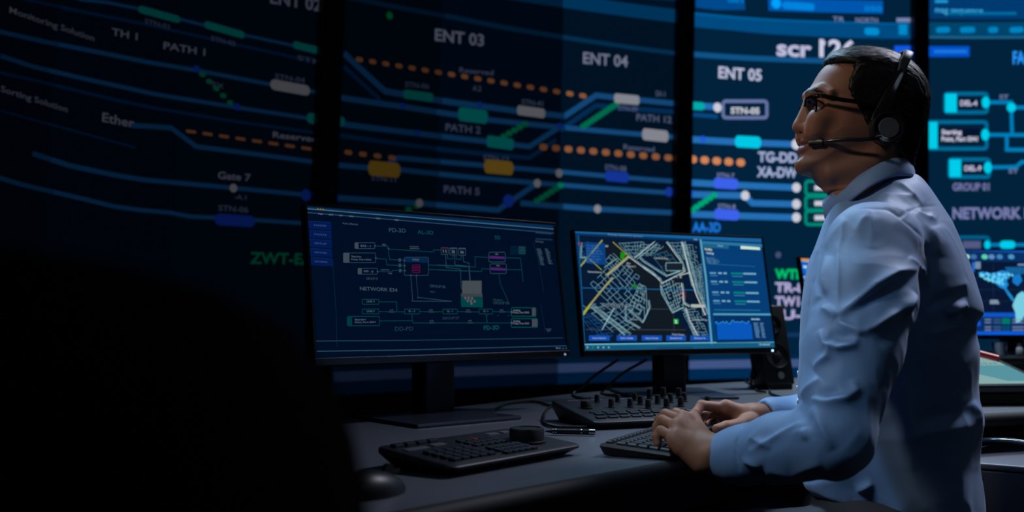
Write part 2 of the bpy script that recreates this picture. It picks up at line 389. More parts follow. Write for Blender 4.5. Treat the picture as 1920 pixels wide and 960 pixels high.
# bay 4
w.line([(1738, 12), (1990, 12)], 46, (0, 58, 112)); w.text((1752, 24), (1842, 26), 'msg sequence', 12, (60, 170, 225)); w.rect(1778, 23, 1905, 28, (0, 110, 165), 3)
w.rect(1752, 0, 1776, 6, (30, 150, 210), 3)
w.line([(1738, 56), (1990, 54)], 28, (0, 68, 108)); w.line([(1738, 70), (1990, 69)], 4, (30, 100, 140), 2)
for x, l in ((1767, 26), (1813, 28), (1861, 18), (1905, 26)): w.pill((x-l/2, 57), (x+l/2, 56), 11, (0, 130, 192))
w.rect(1736, 87, 1817, 107, (0, 82, 205)); w.rect(1750, 94, 1812, 100, (30, 120, 220), 3)
w.text((1898, 120), (1946, 119), 'FACT', 24, (40, 150, 255), bold=.04)
for x0, y0, x1, y1, t in ((1771, 176, 1850, 211, 'DEL-4'), (1735, 229, 1849, 279, 'STARTING'), (1779, 299, 1854, 332, 'DEL-9')):
    w.frame(x0, y0, x1, y1, 7, (0, 105, 150)); w.rect(x0, y0, x0+22, y1, cCY, 3); m = (y0+y1)/2
    w.dot((x1-3, m-1), 8, cCY, ry=11)
    if t == 'STARTING':
        w.rect(1760, 241, 1836, 267, (4, 18, 44), 3); w.text((1764, m-2), (1802, m-2), 'Starting', 9, (200, 200, 225), 4, .05); w.text((1764, m+11), (1832, m+11), 'Point, Part 0341', 9, (200, 200, 225), 4, .05)
    else: w.rect(x0+26, m-8, x0+64, m+8, (4, 18, 44), 3); w.text((x0+28, m+5), (x0+60, m+5), t, 10, (190, 190, 220), 4, .05)
cL4 = (0, 125, 185)
w.line([(1850, 192), (1895, 192), (1897, 252)], 7, cL4); w.line([(1896, 202), (1990, 201)], 7, cL4); w.line([(1849, 253), (1990, 253)], 7, cL4)
w.line([(1887, 254), (1887, 281), (1990, 281)], 7, cL4); w.line([(1854, 314), (1905, 313), (1915, 304), (1990, 304)], 7, cL4); w.dot((1895, 202), 9, cCY)
w.text((1873, 186), (1890, 186), 'ST', 8, cLIL); w.text((1890, 325), (1908, 325), 'ST', 8, cLIL)
w.text((1785, 357), (1854, 357), 'GROUP 01', 14, (112, 118, 165), bold=.05); w.text((1785, 410), (1958, 409), 'NETWORK E34', 21, (118, 125, 175), bold=.05)
w.frame(1796, 445, 1853, 472, 6, (0, 95, 140)); w.rect(1804, 452, 1838, 466, (80, 90, 130), 3); w.dot((1850, 459), 6, cCY, ry=8); w.pill((1874, 459), (1902, 459), 15, cCY); w.line([(1855, 459), (1990, 459)], 6, cL4)
# footer running round the whole wall
for k in range(int(CS[-1]/.12)):
    s0, s1 = k*.12, (k+1)*.12
    w.poly([(s0, .664), (s1, .664), (s1, .712), (s0, .712)], (66, 86, 134), 1); w.poly([(s0, .602), (s1, .602), (s1, .664), (s0, .664)], (0, 42, 82), 1); w.poly([(s0, .712), (s1, .712), (s1, .738), (s0, .738)], (0, 40, 74), 1)

vroot_labels = ['leftmost darkened display segment of the curved video wall', 'darkened display segment reading Ether and TH 1 on the curved video wall',
    'darkened display segment left of the first black post, showing Gate 7', 'darkened display segment right of the first black post, with a green dot',
    'display segment showing ENT 03 and PATH 5 above the left front monitor', 'display segment left of the second black post showing ENT 04 and white capsules',
    'bright blue display segment behind the man reading scr 126 and ENT 05', 'bright blue display segment right of the man with NETWORK and cyan boxes']
PE = (); PW = {3: .061, 6: .056, 7: .0525}
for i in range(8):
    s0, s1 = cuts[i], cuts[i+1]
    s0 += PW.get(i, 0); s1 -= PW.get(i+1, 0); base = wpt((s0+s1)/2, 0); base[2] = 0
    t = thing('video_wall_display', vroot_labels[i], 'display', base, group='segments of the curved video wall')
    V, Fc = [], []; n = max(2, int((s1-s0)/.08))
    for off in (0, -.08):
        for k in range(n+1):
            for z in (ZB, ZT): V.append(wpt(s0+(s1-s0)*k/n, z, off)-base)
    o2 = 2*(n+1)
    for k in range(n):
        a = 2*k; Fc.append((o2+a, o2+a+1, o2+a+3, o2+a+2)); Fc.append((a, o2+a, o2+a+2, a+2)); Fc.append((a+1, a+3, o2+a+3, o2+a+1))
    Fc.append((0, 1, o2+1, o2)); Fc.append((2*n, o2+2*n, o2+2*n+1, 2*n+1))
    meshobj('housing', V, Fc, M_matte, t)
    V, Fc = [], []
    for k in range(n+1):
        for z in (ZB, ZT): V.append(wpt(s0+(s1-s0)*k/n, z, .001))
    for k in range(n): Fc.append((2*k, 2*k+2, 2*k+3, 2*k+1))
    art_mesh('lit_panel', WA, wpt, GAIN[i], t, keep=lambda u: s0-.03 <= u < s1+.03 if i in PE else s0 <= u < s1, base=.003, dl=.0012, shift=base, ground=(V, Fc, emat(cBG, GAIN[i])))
# posts between the bays
for sv, wd, lb in ((sP[0], .122, 'black upright post left of the ENT 03 caption'), (sP[1], .112, 'black upright post between the ENT 04 and ENT 05 captions'), (sP[2], .105, 'black upright post behind the back of the man\'s head')):
    base = wpt(sv, 0); base[2] = 0
    V = [wpt(sv+a*wd/2, z, o)-base for z in (0.0, ZT+.1) for a, o in ((-1, -.1), (1, -.1), (1, .045), (.86, .055), (-.86, .055), (-1, .045))]
    Fc = [tuple(range(5, -1, -1)), tuple(range(6, 12))]+[(k, (k+1) % 6, 6+(k+1) % 6, 6+k) for k in range(6)]
    o = meshobj('support_post', V, Fc, mat('post_paint', (26, 26, 32), .45), loc=base); tag(o, lb, 'post', 'black posts between the video wall bays')
# plinth under the displays
V, Fc = [], []; n = 70
for off in (-.02, -.3):
    for k in range(n+1):
        s = cuts[0]+(cuts[-1]-cuts[0])*k/n
        for z in (0, ZB-.004): V.append(wpt(s, z, off))
o2 = 2*(n+1)
for k in range(n):
    a = 2*k; Fc += [(a, a+2, a+3, a+1), (o2+a, o2+a+1, o2+a+3, o2+a+2), (a+1, a+3, o2+a+3, o2+a+1), (a, o2+a, o2+a+2, a+2)]
Fc += [(0, 1, o2+1, o2), (2*n, o2+2*n, o2+2*n+1, 2*n+1)]
o = meshobj('trim_1', V, Fc, mat('plinth_paint', (20, 20, 24), .6)); o['kind'] = 'structure'
# ---------------------------------------------------------------- desk
NEAR = [(-1.0, .28), (-.144, 1.23), (.216, 1.61), (.50, 1.92), (.76, 2.20), (1.17, 2.45), (1.7, 2.56), (2.5, 2.56), (3.3, 2.45)]
FAR = [(3.7, 4.9), (2.2, 4.85), (1.5, 4.45), (1.07, 3.80), (.46, 3.32), (.127, 2.98), (-.109, 2.66), (-.6, 2.02), (-1.6, .85)]
desk = thing('control_desk', 'long curved grey desk carrying the monitors, consoles and keyboard', 'desk', (.5, 2.6, 0))
dl = np.array([.5, 2.6])
NR = [np.array(p)-dl for p in spline(NEAR, 8)]; FR = [np.array(p)-dl for p in spline(FAR, 8)]
bm = bmesh.new(); prism(bm, [tuple(p) for p in NR+FR], .712, .74); bmobj('desktop', bm, M_desk, desk)
bm = bmesh.new()          # rounded dark edge running along the operators' side
tube(bm, [(p[0], p[1], .724) for p in NR], .0165, 10); bmobj('edge_trim', bm, M_matte, desk, smooth=True)
bm = bmesh.new()
for a, b in zip(NR[4:-4], NR[5:-3]):
    d = (b-a)/np.linalg.norm(b-a); nn = np.array([-d[1], d[0]])
    bx(bm, (*((a+b)/2+nn*.10), .665), (np.linalg.norm(b-a)+.01, .02, .09), math.atan2(d[1], d[0]))
bmobj('cable_tray', bm, M_matte, desk)
for px_, py_, rz in ((-1.15, -1.2, .8), (.62, .78, 1.1), (1.9, 1.05, 1.57)):
    bm = bmesh.new(); bx(bm, (px_, py_, .356), (.7 if px_ < 1 else .9, .04, .712), rz+.0, .004); bmobj('leg_panel', bm, M_matte, desk)

# ---------------------------------------------------------------- monitors
class MonArt(Art):
    def __init__(s, c, r, u, n): super().__init__(); s.c, s.r, s.u, s.n = c, r, u, n
    def px(s, px, py):
        p = on_plane(px, py, s.c, s.n); return (float(np.dot(p-s.c, s.r)), float(np.dot(p-s.c, s.u)))
    def pt(s, a, b, off): return s.c+s.r*a+s.u*b+s.n*off
def monitor(c, yaw, tilt, wd, h, label, bg, gain, postxy, zdesk, led=True, basesz=(.24, .30), basec=None, post=(.085, .055), art=None, byaw=None):
    c = np.array(c, float); r = np.array([math.cos(yaw), math.sin(yaw), 0]); n0 = np.array([math.sin(yaw), -math.cos(yaw), 0])
    u = np.array([0, 0, math.cos(tilt)])-n0*math.sin(tilt); n = np.cross(r, u); n = n if np.dot(n, n0) > 0 else -n
    root = np.array([postxy[0], postxy[1], zdesk])
    t = thing('computer_monitor', label, 'monitor', root, group='computer monitors on the desk')
    A = MonArt(c, r, u, n); cc = c-root
    Mx = Matrix(((r[0], -n[0], u[0], cc[0]), (r[1], -n[1], u[1], cc[1]), (r[2], -n[2], u[2], cc[2]), (0, 0, 0, 1)))
    b = .007; bb = .017
    bm = bmesh.new()
    bx(bm, (0, .012, h/2-(bb-b)/2), (wd+2*b, .016, h+b+bb), 0, .003, mtx=Mx); bx(bm, (0, .028, h*.45), (wd*.62, .03, h*.6), 0, .012, mtx=Mx); bmobj('housing', bm, M_bezel, t, smooth=True)
    bm = bmesh.new()
    bx(bm, (0, .001, -bb/2), (wd+2*b, .008, bb), 0, .0015, mtx=Mx); bx(bm, (0, .001, h+b/2), (wd+2*b, .008, b), 0, .0015, mtx=Mx)
    for s in (-1, 1): bx(bm, (s*(wd+b)/2, .001, h/2), (b, .008, h), 0, .0015, mtx=Mx)
    bmobj('bezel', bm, M_bezel, t)
    V = [A.pt(-wd/2, 0, -.0015)-root, A.pt(wd/2, 0, -.0015)-root, A.pt(wd/2, h, -.0015)-root, A.pt(-wd/2, h, -.0015)-root]
    if art: art(A, wd, h)
    art_mesh('screen', A, A.pt, gain, t, keep=lambda a: True, clip=(-wd/2, wd/2, 0, h), base=-.0009, dl=.00025, shift=root, ground=([v+root for v in V], [(0, 1, 2, 3)], emat(bg, gain)))
    if led:
        bm = bmesh.new(); p = Mx @ Vector((wd/2-.012, -.0035, -bb*.62)); bmesh.ops.create_icosphere(bm, subdivisions=2, radius=.0032, matrix=Matrix.Translation(p)); bmobj('power_light', bm, emat((170, 215, 255), 3.0 if gain > .5 else .5), t)
    # post behind the panel and the flat foot
    back = Mx @ Vector((0, .042, h*.35))
    bm = bmesh.new(); bx(bm, (0, 0, (back.z)/2), (post[0], post[1], back.z+.05), yaw, .008, 3)
    pz = bmobj('stand_post', bm, M_post, t, smooth=True)
    bm = bmesh.new(); q = Vector((0, 0, back.z)); d = back-q; bx(bm, (q+back)/2, (.06, max(.02, d.length), .06), math.atan2(d.y, d.x)-math.pi/2, .006); bmobj('stand_arm', bm, M_post, t)
    bm = bmesh.new(); bc = (basec-root[:2]) if basec is not None else np.zeros(2)
    bx(bm, (bc[0], bc[1], .0045), (basesz[0], basesz[1], .009), yaw if byaw is None else byaw, .004); bmobj('stand_base', bm, M_base, t)
    return A

# ---- right monitor: city map
def art_map(A, wd, h):
    R = random.Random(3); w = A
    ro = (150, 196, 206); r2 = (118, 168, 186); pale = (205, 210, 204); dk = (18, 26, 36)
    cs = [(1082, 436), (1310, 450), (1331, 644), (1094, 648)]
    def q(u, v):            # position inside the map window, 0..1
        a = np.array(cs[0])*(1-u)+np.array(cs[1])*u; b = np.array(cs[3])*(1-u)+np.array(cs[2])*u; return tuple(a*(1-v)+b*v)
    def M(x, y): return (1080+x/4.365, 440+y/4.365)      # positions read off the map
    w.quad([q(0, 0), q(1, 0), q(1, 1), q(0, 1)], (7, 26, 52), 0)
    w.quad([M(230, 110), M(430, 190), M(690, 390), M(700, 480), M(790, 640), M(930, 830), M(980, 860), M(310, 860), M(500, 700), M(590, 700), M(600, 560), M(560, 420), M(500, 330), M(240, 130)], dk, 1)
    w.quad([M(560, 110), M(740, 90), M(900, 300), M(760, 340)], dk, 1); w.quad([M(230, 60), M(310, 80), M(380, 170), M(330, 260), M(230, 120)], dk, 1)
    def grid(P, nu, nv, col=r2, wd_=.72, drop=.22, lv=2):
        P = [np.array(p, float) for p in P]; nu = int(nu*1.35+.5); nv = int(nv*1.35+.5)
        g = [[tuple((P[0]*(1-a)+P[1]*a)*(1-b)+(P[3]*(1-a)+P[2]*a)*b+np.array([R.uniform(-1, 1), R.uniform(-1, 1)])*.9) for a in np.linspace(0, 1, nu+1)] for b in np.linspace(0, 1, nv+1)]
        for j in range(nv+1):
            for i in range(nu+1):
                if i < nu and R.random() > drop: w.line([g[j][i], g[j][i+1]], wd_, col, lv)
                if j < nv and R.random() > drop: w.line([g[j][i], g[j+1][i]], wd_, col, lv)
    grid([M(225, 230), M(300, 150), M(520, 340), M(430, 470)], 4, 6); grid([M(120, 400), M(250, 280), M(560, 600), M(420, 720)], 4, 7); grid([M(520, 400), M(570, 430), M(590, 690), M(430, 600)], 4, 5, ro)
    grid([M(60, 580), M(200, 560), M(520, 760), M(380, 860)], 3, 7); grid([M(350, 70), M(560, 60), M(520, 180), M(440, 180)], 6, 3); grid([M(530, 80), M(720, 90), M(620, 170), M(520, 170)], 5, 3)
    grid([M(690, 400), M(850, 330), M(900, 590), M(790, 640)], 5, 7, ro); grid([M(880, 80), M(980, 90), M(1040, 540), M(960, 430)], 3, 13); grid([M(760, 70), M(870, 60), M(900, 200), M(840, 200)], 4, 4)
    grid([M(870, 620), M(990, 600), M(1080, 820), M(960, 820)], 4, 7); grid([M(30, 660), M(120, 640), M(300, 830), M(180, 850)], 3, 5, (30, 90, 150)); grid([M(1000, 250), M(1030, 240), M(1075, 640), M(1040, 660)], 2, 12)
    grid([M(40, 70), M(100, 60), M(160, 200), M(50, 240)], 3, 4, (30, 100, 160)); grid([M(620, 170), M(760, 130), M(860, 290), M(740, 330)], 5, 4, (50, 110, 150), .9, .5)
    for pts, ww in (([(430, 180), (540, 260), (620, 310), (700, 390)], 2.2), ([(540, 260), (560, 280), (690, 370)], 1.4), ([(640, 60), (480, 190)], 2.2), ([(660, 75), (500, 200)], 1.4), ([(520, 190), (550, 220), (660, 290), (740, 340), (850, 300)], 2),
                    ([(740, 60), (860, 220), (890, 300), (700, 400)], 2.2), ([(870, 60), (930, 300), (980, 480), (1060, 660)], 3.4), ([(885, 60), (955, 300), (1000, 480), (1080, 650)], 2), ([(860, 60), (905, 230), (950, 420)], 2),
                    ([(690, 410), (700, 480), (790, 640), (870, 600)], 2), ([(850, 330), (870, 430), (880, 560), (930, 590)], 2.2), ([(860, 330), (930, 310)], 2.4), ([(900, 600), (930, 700), (1000, 830)], 3), ([(880, 600), (960, 800), (980, 850)], 1.6),
                    ([(120, 590), (400, 820)], 1.8), ([(140, 580), (430, 810)], 1.2), ([(590, 540), (600, 600), (545, 720), (430, 610)], 1.8), ([(310, 600), (210, 780)], 1.4), ([(400, 580), (405, 700), (520, 770)], 1.2), ([(230, 270), (330, 200)], 1.3), ([(40, 70), (35, 190), (90, 190)], 1.2)):
        w.line([M(*p) for p in pts], ww*.62, pale if ww > 2.1 else ro, 4)
        if ww < 2.3: w.line([M(p[0]+9, p[1]-7) for p in pts], .7, ro, 4)
    w.line([M(*p) for p in ((255, 330), (430, 180))], 4.6, (150, 152, 140), 5); w.line([M(*p) for p in ((60, 640), (215, 450), (300, 350))], 3.6, (150, 148, 95), 5)
    w.line([M(*p) for p in ((60, 655), (120, 570))], 3, (170, 175, 40), 6); w.line([M(*p) for p in ((240, 335), (430, 175), (300, 60))], 1.6, (165, 160, 60), 6)
    w.line([M(*p) for p in ((35, 260), (215, 45))], 3, (140, 160, 80), 6); w.line([M(*p) for p in ((110, 200), (210, 290))], 1.6, (150, 165, 70), 6)
    w.line([M(*p) for p in ((50, 435), (1050, 455))], 1.2, (20, 110, 170), 3); w.line([M(*p) for p in ((80, 600), (850, 612))], .7, (70, 80, 90), 3); w.line([M(*p) for p in ((80, 776), (900, 780))], .7, (70, 80, 90), 3); w.line([M(*p) for p in ((795, 600), (805, 800))], .7, (60, 70, 80), 3)
    for x, y, ww, t, c in ((215, 588, 210, 'DISTRICT 7', (110, 125, 135)), (635, 198, 120, 'Commercial Bank', (150, 165, 175)), (415, 242, 30, 'Big', (150, 165, 175)), (415, 265, 72, 'Village 2', (150, 165, 175)), (95, 310, 112, 'Generations', (150, 165, 175)),
                           (440, 700, 62, 'Sun Drive', (140, 155, 165)), (785, 822, 100, 'Street Names', (150, 165, 175)), (950, 700, 125, 'Landing Way', (150, 165, 175)), (945, 588, 110, 'Station', (190, 200, 200))):
        w.text(M(x, y), M(x+ww, y+ww*.04), t, 3.6 if y != 588 or x > 500 else 6.6, c, 7, .03)
    w.rect(*M(735, 230), *M(875, 295), (22, 34, 46), 5); w.frame(*M(735, 230), *M(875, 295), .9, ro, 6, 1); w.rect(*M(900, 480), *M(950, 520), dk, 5); w.rect(*M(800, 355), *M(880, 395), dk, 5)
    w.frame(*M(850, 460), *M(895, 520), .9, (150, 40, 60), 6, 1); w.rect(*M(940, 570), *M(1055, 596), (170, 175, 165), 6)
    w.rect(*M(798, 690), *M(838, 730), (0, 165, 60), 6); w.text(M(808, 724), M(828, 724), '2', 6, (200, 230, 210), 7, .05); w.quad([M(365, 140), M(410, 160), M(380, 210), M(362, 190)], (30, 140, 20), 6)
    w.quad([M(445, 415), M(500, 408), M(498, 450)], (30, 120, 30), 5)
    w.quad([M(75, 60), M(235, 70), M(245, 250), M(85, 235)], (10, 62, 128), 6)
    for k in range(7): w.text(M(84, 92+k*22), M(84+R.randint(80, 140), 95+k*22), R.choice(['track level one', 'North route 23', 'service gate', 'Line status ok', 'area 45 code']), 2.6, (60, 120, 180), 7, .02)
    w.rect(*M(238, 86), *M(262, 102), (120, 140, 160), 7); w.dot(M(28, 75), 4, (120, 40, 70), 7)
    for (x0, x1), t in zip(((1104, 1143), (1156, 1194), (1203, 1241), (1249, 1286), (1294, 1330)), ('Person Network', 'Parking Available', 'Import Route', 'Settings', 'Start')):
        w.rect(x0, 629, x1, 639, (18, 78, 178), 7); w.text((x0+7, 635.5), (x1-7, 635.5), t, 3.2, (150, 180, 220), 8, .03)
    # title bar, task bar, dividers
    a = cs; w.quad([(1070, 430), (1430, 446), (1431, 455), (1072, 437)], (24, 100, 160), 8); w.quad([(1072, 436.5), (1431, 455), (1432, 460), (1074, 441)], (10, 50, 95), 8)
    w.text((1140, 441), (1205, 444.5), 'Route network system', 2.6, (110, 150, 180), 9); w.text((1170, 443-7), (1196, 438), 'Control', 3, (150, 190, 220), 9); w.text((1300, 450), (1308, 450.5), 'xx', 3, (160, 190, 220), 9)
    w.quad([(1093, 645.5), (1456, 640.5), (1458, 656), (1094, 659)], (20, 92, 132), 8); w.line([(1094, 646), (1455, 641)], 2, (110, 190, 205), 9); w.rect(1085, 650, 1300, 660, (14, 70, 110), 8)
    for k in range(5): w.dot((1101+k*10, 651.5), 2, (130, 165, 170) if k != 1 else (20, 140, 70), 9)
    w.text((1423, 647.5), (1444, 647.5), '12:43:07', 3, (170, 215, 225), 9)
    w.quad([(1083, 440), (1085, 440), (1097, 650), (1094, 650)], (20, 96, 150), 8)
    # right hand list panel
    w.quad([(1311, 450), (1431, 455), (1456, 641), (1331, 645)], (6, 62, 118), 3)
    w.line([(1313, 449), (1323, 520), (1334, 645)], 4, (92, 165, 190), 9); w.quad([(1314, 452), (1431, 458), (1432, 464), (1316, 457)], (42, 120, 165), 9)
    w.quad([(1316, 457), (1366, 460), (1366, 467), (1317, 464)], (32, 96, 140), 9); w.quad([(1388, 461), (1424, 464), (1425, 469), (1388, 467)], (205, 232, 215), 10); w.quad([(1337, 587.5), (1444, 588), (1445, 591.5), (1337, 591)], (80, 160, 190), 9)
    w.text((1345, 462), (1355, 462.5), 'Detail', 2.6, (150, 200, 220), 10)
    w.text((1321, 469), (1335, 470), 'Facility', 4, (190, 210, 160), 10, .06); w.text((1324, 476), (1338, 477), 'Settings', 4, (170, 200, 215), 10, .04)
    for k in range(5): w.text((1323+k*.8, 484+k*2.6), (1323+k*.8+R.uniform(16, 24), 485+k*2.6), 'Gate code 17', 2.2, (90, 150, 185), 10)
    w.line([(1330, 495), (1415, 500)], 1, (30, 110, 160), 10)
    for k, y in enumerate((512, 528, 548, 564)):
        for j, (x, l, c) in enumerate(((1330, 12, (90, 150, 190)), (1346, 7, (120, 170, 200)), (1356, 6, (120, 170, 200)), (1370, 22, (0, 130, 130)), (1393, 24, (110, 170, 200)))):
            x += (y-512)*.13; w.line([(x, y+(x-1330)*.02), (x+l, y+(x+l-1330)*.02)], 3.4, c, 10)
        w.line([(1331+k*2, y+5), (1345+k*2, y+5.4)], 1.5, (60, 130, 170), 10); w.line([(1372+k*2, y+6), (1392+k*2, y+6.4)], 1.5, (60, 130, 170), 10)
    w.line([(1338, 581), (1425, 582)], 2, (30, 110, 150), 10)
    w.quad([(1338, 593), (1445, 593), (1452, 641), (1343, 643)], (6, 48, 96), 10)
    top = [(1340+k*3.1, 604+R.uniform(-3, 3)+1.4*math.sin(k)) for k in range(22)]
    w.quad([(1343, 608)]+[(x, max(606, y)) for x, y in top[:0]]+[(1408, 608), (1411, 636), (1345, 637)], (8, 88, 190), 11)
    for a_, b_ in zip(top, top[1:]): w.quad([a_, b_, (b_[0], 609), (a_[0], 609)], (8, 88, 190), 11); w.line([a_, b_], 1.2, (50, 150, 230), 12)
    w.text((1408, 600), (1424, 600), 'Schedule', 3.2, (160, 200, 230), 12, .06)
    for k in range(12): w.line([(1412+.4*k, 606+k*2.4), (1420+.4*k+R.uniform(-2, 1), 606+k*2.4)], 1.3, (90, 140, 180), 12); w.line([(1424+.4*k, 606+k*2.4), (1430+.4*k+R.uniform(-2, 1), 606+k*2.4)], 1.3, (90, 140, 180), 12)
cA = W(1268, 654, 2.95)
monitor((.508, 2.95, .8795), .4248, .1683, .665, .345, 'right of the two front monitors, bright blue street map of DISTRICT 7 on its screen', (6, 54, 104), .95, (.475, 3.03), .74, basesz=(.30, .36), basec=np.array([.475, 3.0]), art=art_map, post=(.082, .07), byaw=.12)

# ---- left front monitor: wiring diagram
def art_dia(A, wd, h):
    w = A; R = random.Random(5)
    def P(x, y): return (600+x/5.054, 370+y/5.054)
    def Q(x, y): return (820+x/5.054, 370+y/5.054)
    def S(x, y): return (600+x/4, 540+y/4)
    g, g2, tx = (20, 110, 120), (70, 110, 135), (120, 140, 165)
    w.quad([(570, 385), (1042, 423), (1043, 429), (571, 391)], (12, 70, 128), 1); w.line([(572, 391), (1044, 430)], 1.3, (120, 170, 200), 2); w.quad([(575, 391.5), (1045, 430.5), (1046, 437), (575, 398)], (6, 44, 84), 1); w.line([(576, 398.5), (1046, 437.5)], 1.2, (70, 120, 160), 2)
    for k in range(3): w.dot((596+k*5, 392+k*.4), 1.6, (220, 170, 50), 3)
    w.text((611, 394.5), (657, 399), 'Enterprise route network', 2.6, (110, 150, 180), 3)
    for x, t in ((597, 'FILE'), (617, 'EDIT'), (635, 'VIEW'), (655, 'NETWORK'), (705, 'TOOLS'), (740, 'HELP')): w.text((x, 402+(x-597)*.08), (x+8, 402.6+(x-597)*.08), t, 2.8, (150, 170, 190), 3, .03)
    for k, t in enumerate(('NODES', 'HOSTS', 'SETUP', 'NETWORK', 'DATABASE')):
        y = 414+k*17; w.quad([(570, y), (621+k*.6, y+3), (621.5+k*.6, y+17.5), (571, y+14.6)], (8, 46, 126), 2); w.text((589+k*.4, y+9.5), (612+k*.5, y+11), t, 3.2, (90, 120, 180), 3); w.line([(572, y), (621, y+3)], .7, (20, 80, 160), 3)
    w.line([(624, 485), (631, 600), (632, 650)], 1, (14, 70, 90), 2); w.text((642, 420), (672, 422.5), 'Active Monitor', 3.6, (100, 120, 150), 3)
    w.text(P(655, 328), P(815, 335), 'PD-3D', 8, g2, 3); w.text(P(925, 345), P(1075, 352), 'AL-3D', 7, (20, 110, 120), 3); w.text(Q(545, 395), Q(600, 400), '5D', 7, (20, 110, 130), 3)
    def node(x0, y0, x1, y1, t, F, blk=(100, 115, 130), txt2=None):
        a, b = F(x0, y0), F(x1, y1); w.frame(a[0], a[1], b[0], b[1], 1.1, g2, 3, 2); w.rect(a[0], a[1], a[0]+(b[1]-a[1])*.62, b[1], blk, 4)
        w.dot((b[0], (a[1]+b[1])/2+.5), 2, g2, 4)
        if txt2: w.text((a[0]+15, a[1]+8), (a[0]+34, a[1]+8.6), t, 3.4, tx, 4, .03); w.text((a[0]+15, a[1]+13.5), (a[0]+52, a[1]+14.3), txt2, 3.4, tx, 4, .03)
        else: w.text((a[0]+11, (a[1]+b[1])/2+2), (b[0]-8, (a[1]+b[1])/2+2.6), t, 3.8, tx, 4, .03)
    node(330, 430, 520, 485, 'BAS - 1', P); node(222, 527, 528, 618, 'Starting', P, txt2='Point, Port 0341'); node(360, 672, 545, 728, 'PPF - 8', P)
    for pts in (((520, 460), (645, 465), (650, 490), (1075, 518), (1078, 497), (1150, 500)), ((650, 490), (658, 588), (745, 594), (800, 596)), ((528, 580), (628, 585), (634, 640), (745, 645), (800, 647)), ((545, 703), (685, 705), (688, 690), (805, 694)),
                ((1030, 640), (1400, 660)), ((1030, 683), (1400, 700))): w.line([P(*p) for p in pts], 1.1, g, 3)
    for x, y in ((755, 594), (757, 645), (760, 694)): w.rect(*P(x-12, y-16), *P(x+12, y+16), g2, 4)
    for x, y in ((648, 487), (800, 597), (803, 648), (806, 695), (862, 738), (915, 740)): w.dot(P(x, y), 1.8, g2, 5)
    w.frame(*P(798, 568), *P(1028, 740), 1.1, g2, 3, 3); w.quad([P(800, 570), P(1020, 578), P(1025, 620), P(803, 612)], (12, 62, 120), 4); w.text(P(875, 600), P(940, 603), 'SWAP', 4, tx, 5, .04)
    for k in range(3): w.frame(*P(874, 642+k*25), *P(946, 662+k*25), 1.1, (150, 20, 100), 5, 1.5)
    for xs in (860, 912): w.line([P(xs, 742), P(xs+18, 960), S(690+(xs-860)*.8, 70 if xs > 900 else 98), S(990, 100)], 1.1, g2, 3)
    w.text(P(380, 880), P(735, 895), 'NETWORK E34', 7, (100, 125, 145), 3); w.text(P(440, 780), P(548, 782), 'GROUP 01', 5, (80, 100, 125), 3); w.text(P(1040, 850), P(1190, 860), 'GROUP 02', 5, g2, 3); w.text(P(1045, 900), P(1090, 902), 'Part', 3, g2, 3)
    w.text(P(592, 455), P(625, 457), 'MOS', 3, tx, 4); w.text(P(850, 470), P(935, 474), 'connection', 2.4, tx, 4); w.text(P(850, 488), P(940, 492), 'established', 2.4, tx, 4); w.text(P(575, 690), P(655, 692), 'supporting', 2.4, tx, 4); w.text(P(650, 728), P(682, 729), 'PUN', 3, tx, 4)
    for k, t in enumerate(('11', '20', '34')):
        x = 37+k*82; a, b = Q(x, 478+k*3), Q(x+66, 540+k*5); w.frame(a[0], a[1], b[0], b[1], 1.2, g2, 3, 1); w.rect(a[0], a[1]-1, b[0], a[1]+1.4, (120, 60, 100) if k == 0 else (90, 110, 160), 4); w.text((a[0]+3.4, b[1]-3.6), (b[0]-3.4, b[1]-3.2), t, 5.4, (150, 165, 180), 4, .04)
    for xs, yb in ((78, 665), (160, 640), (242, 610)): w.line([Q(xs, 540), Q(xs+8, yb), Q(xs+140 if xs < 200 else 300, yb+14), Q(xs+150 if xs < 200 else 320, 870)], 1.1, g2, 3)
    w.line([Q(95, 545), Q(97, 580), Q(145, 585), Q(145, 545)], 1.1, g, 3); w.line([Q(178, 548), Q(180, 585), Q(226, 588), Q(226, 550)], 1.1, g, 3)
    w.line([Q(0, 640), Q(360, 660), Q(357, 562), Q(490, 570)], 1.1, g, 3); w.line([Q(0, 685), Q(420, 703), Q(425, 675), Q(500, 680)], 1.1, g, 3)
    for x0, y0, x1, y1 in ((487, 520, 645, 612), (500, 630, 655, 722)):
        w.frame(*Q(x0, y0), *Q(x1, y1), 1.2, g2, 3, 3); w.quad([Q(x0+6, y0+34), Q(x1-8, y0+42), Q(x1-6, y0+66), Q(x0+8, y0+60)], (110, 55, 160), 4); w.text(Q(x0+60, y0+24), Q(x0+90, y0+26), 'NEN', 3, tx, 5, .04)
    w.line([Q(645, 572), Q(788, 577), Q(806, 720), Q(812, 800)], 1.1, g, 3); w.line([Q(655, 684), Q(800, 687)], 1.1, g, 3); w.line([Q(585, 722), Q(594, 810), S(1420, 120)], 1, g, 3)
    w.rect(*Q(690, 462), *Q(840, 545), (6, 48, 80), 3)
    for k in range(5): w.line([Q(770, 470+k*15), Q(835, 474+k*15)], 1.4, (50, 120, 135), 4)
    for k in range(16): w.line([Q(940+k*2.6, 488+k*10), Q(975+k*2.4+R.uniform(-8, 12), 490+k*10)], 1.6, (75, 105, 130), 4)
    for k in range(15): w.line([Q(1018+k*2.6, 488+k*10), Q(1052+k*2.4+R.uniform(-8, 10), 490+k*10)], 1.6, (75, 105, 130), 4)
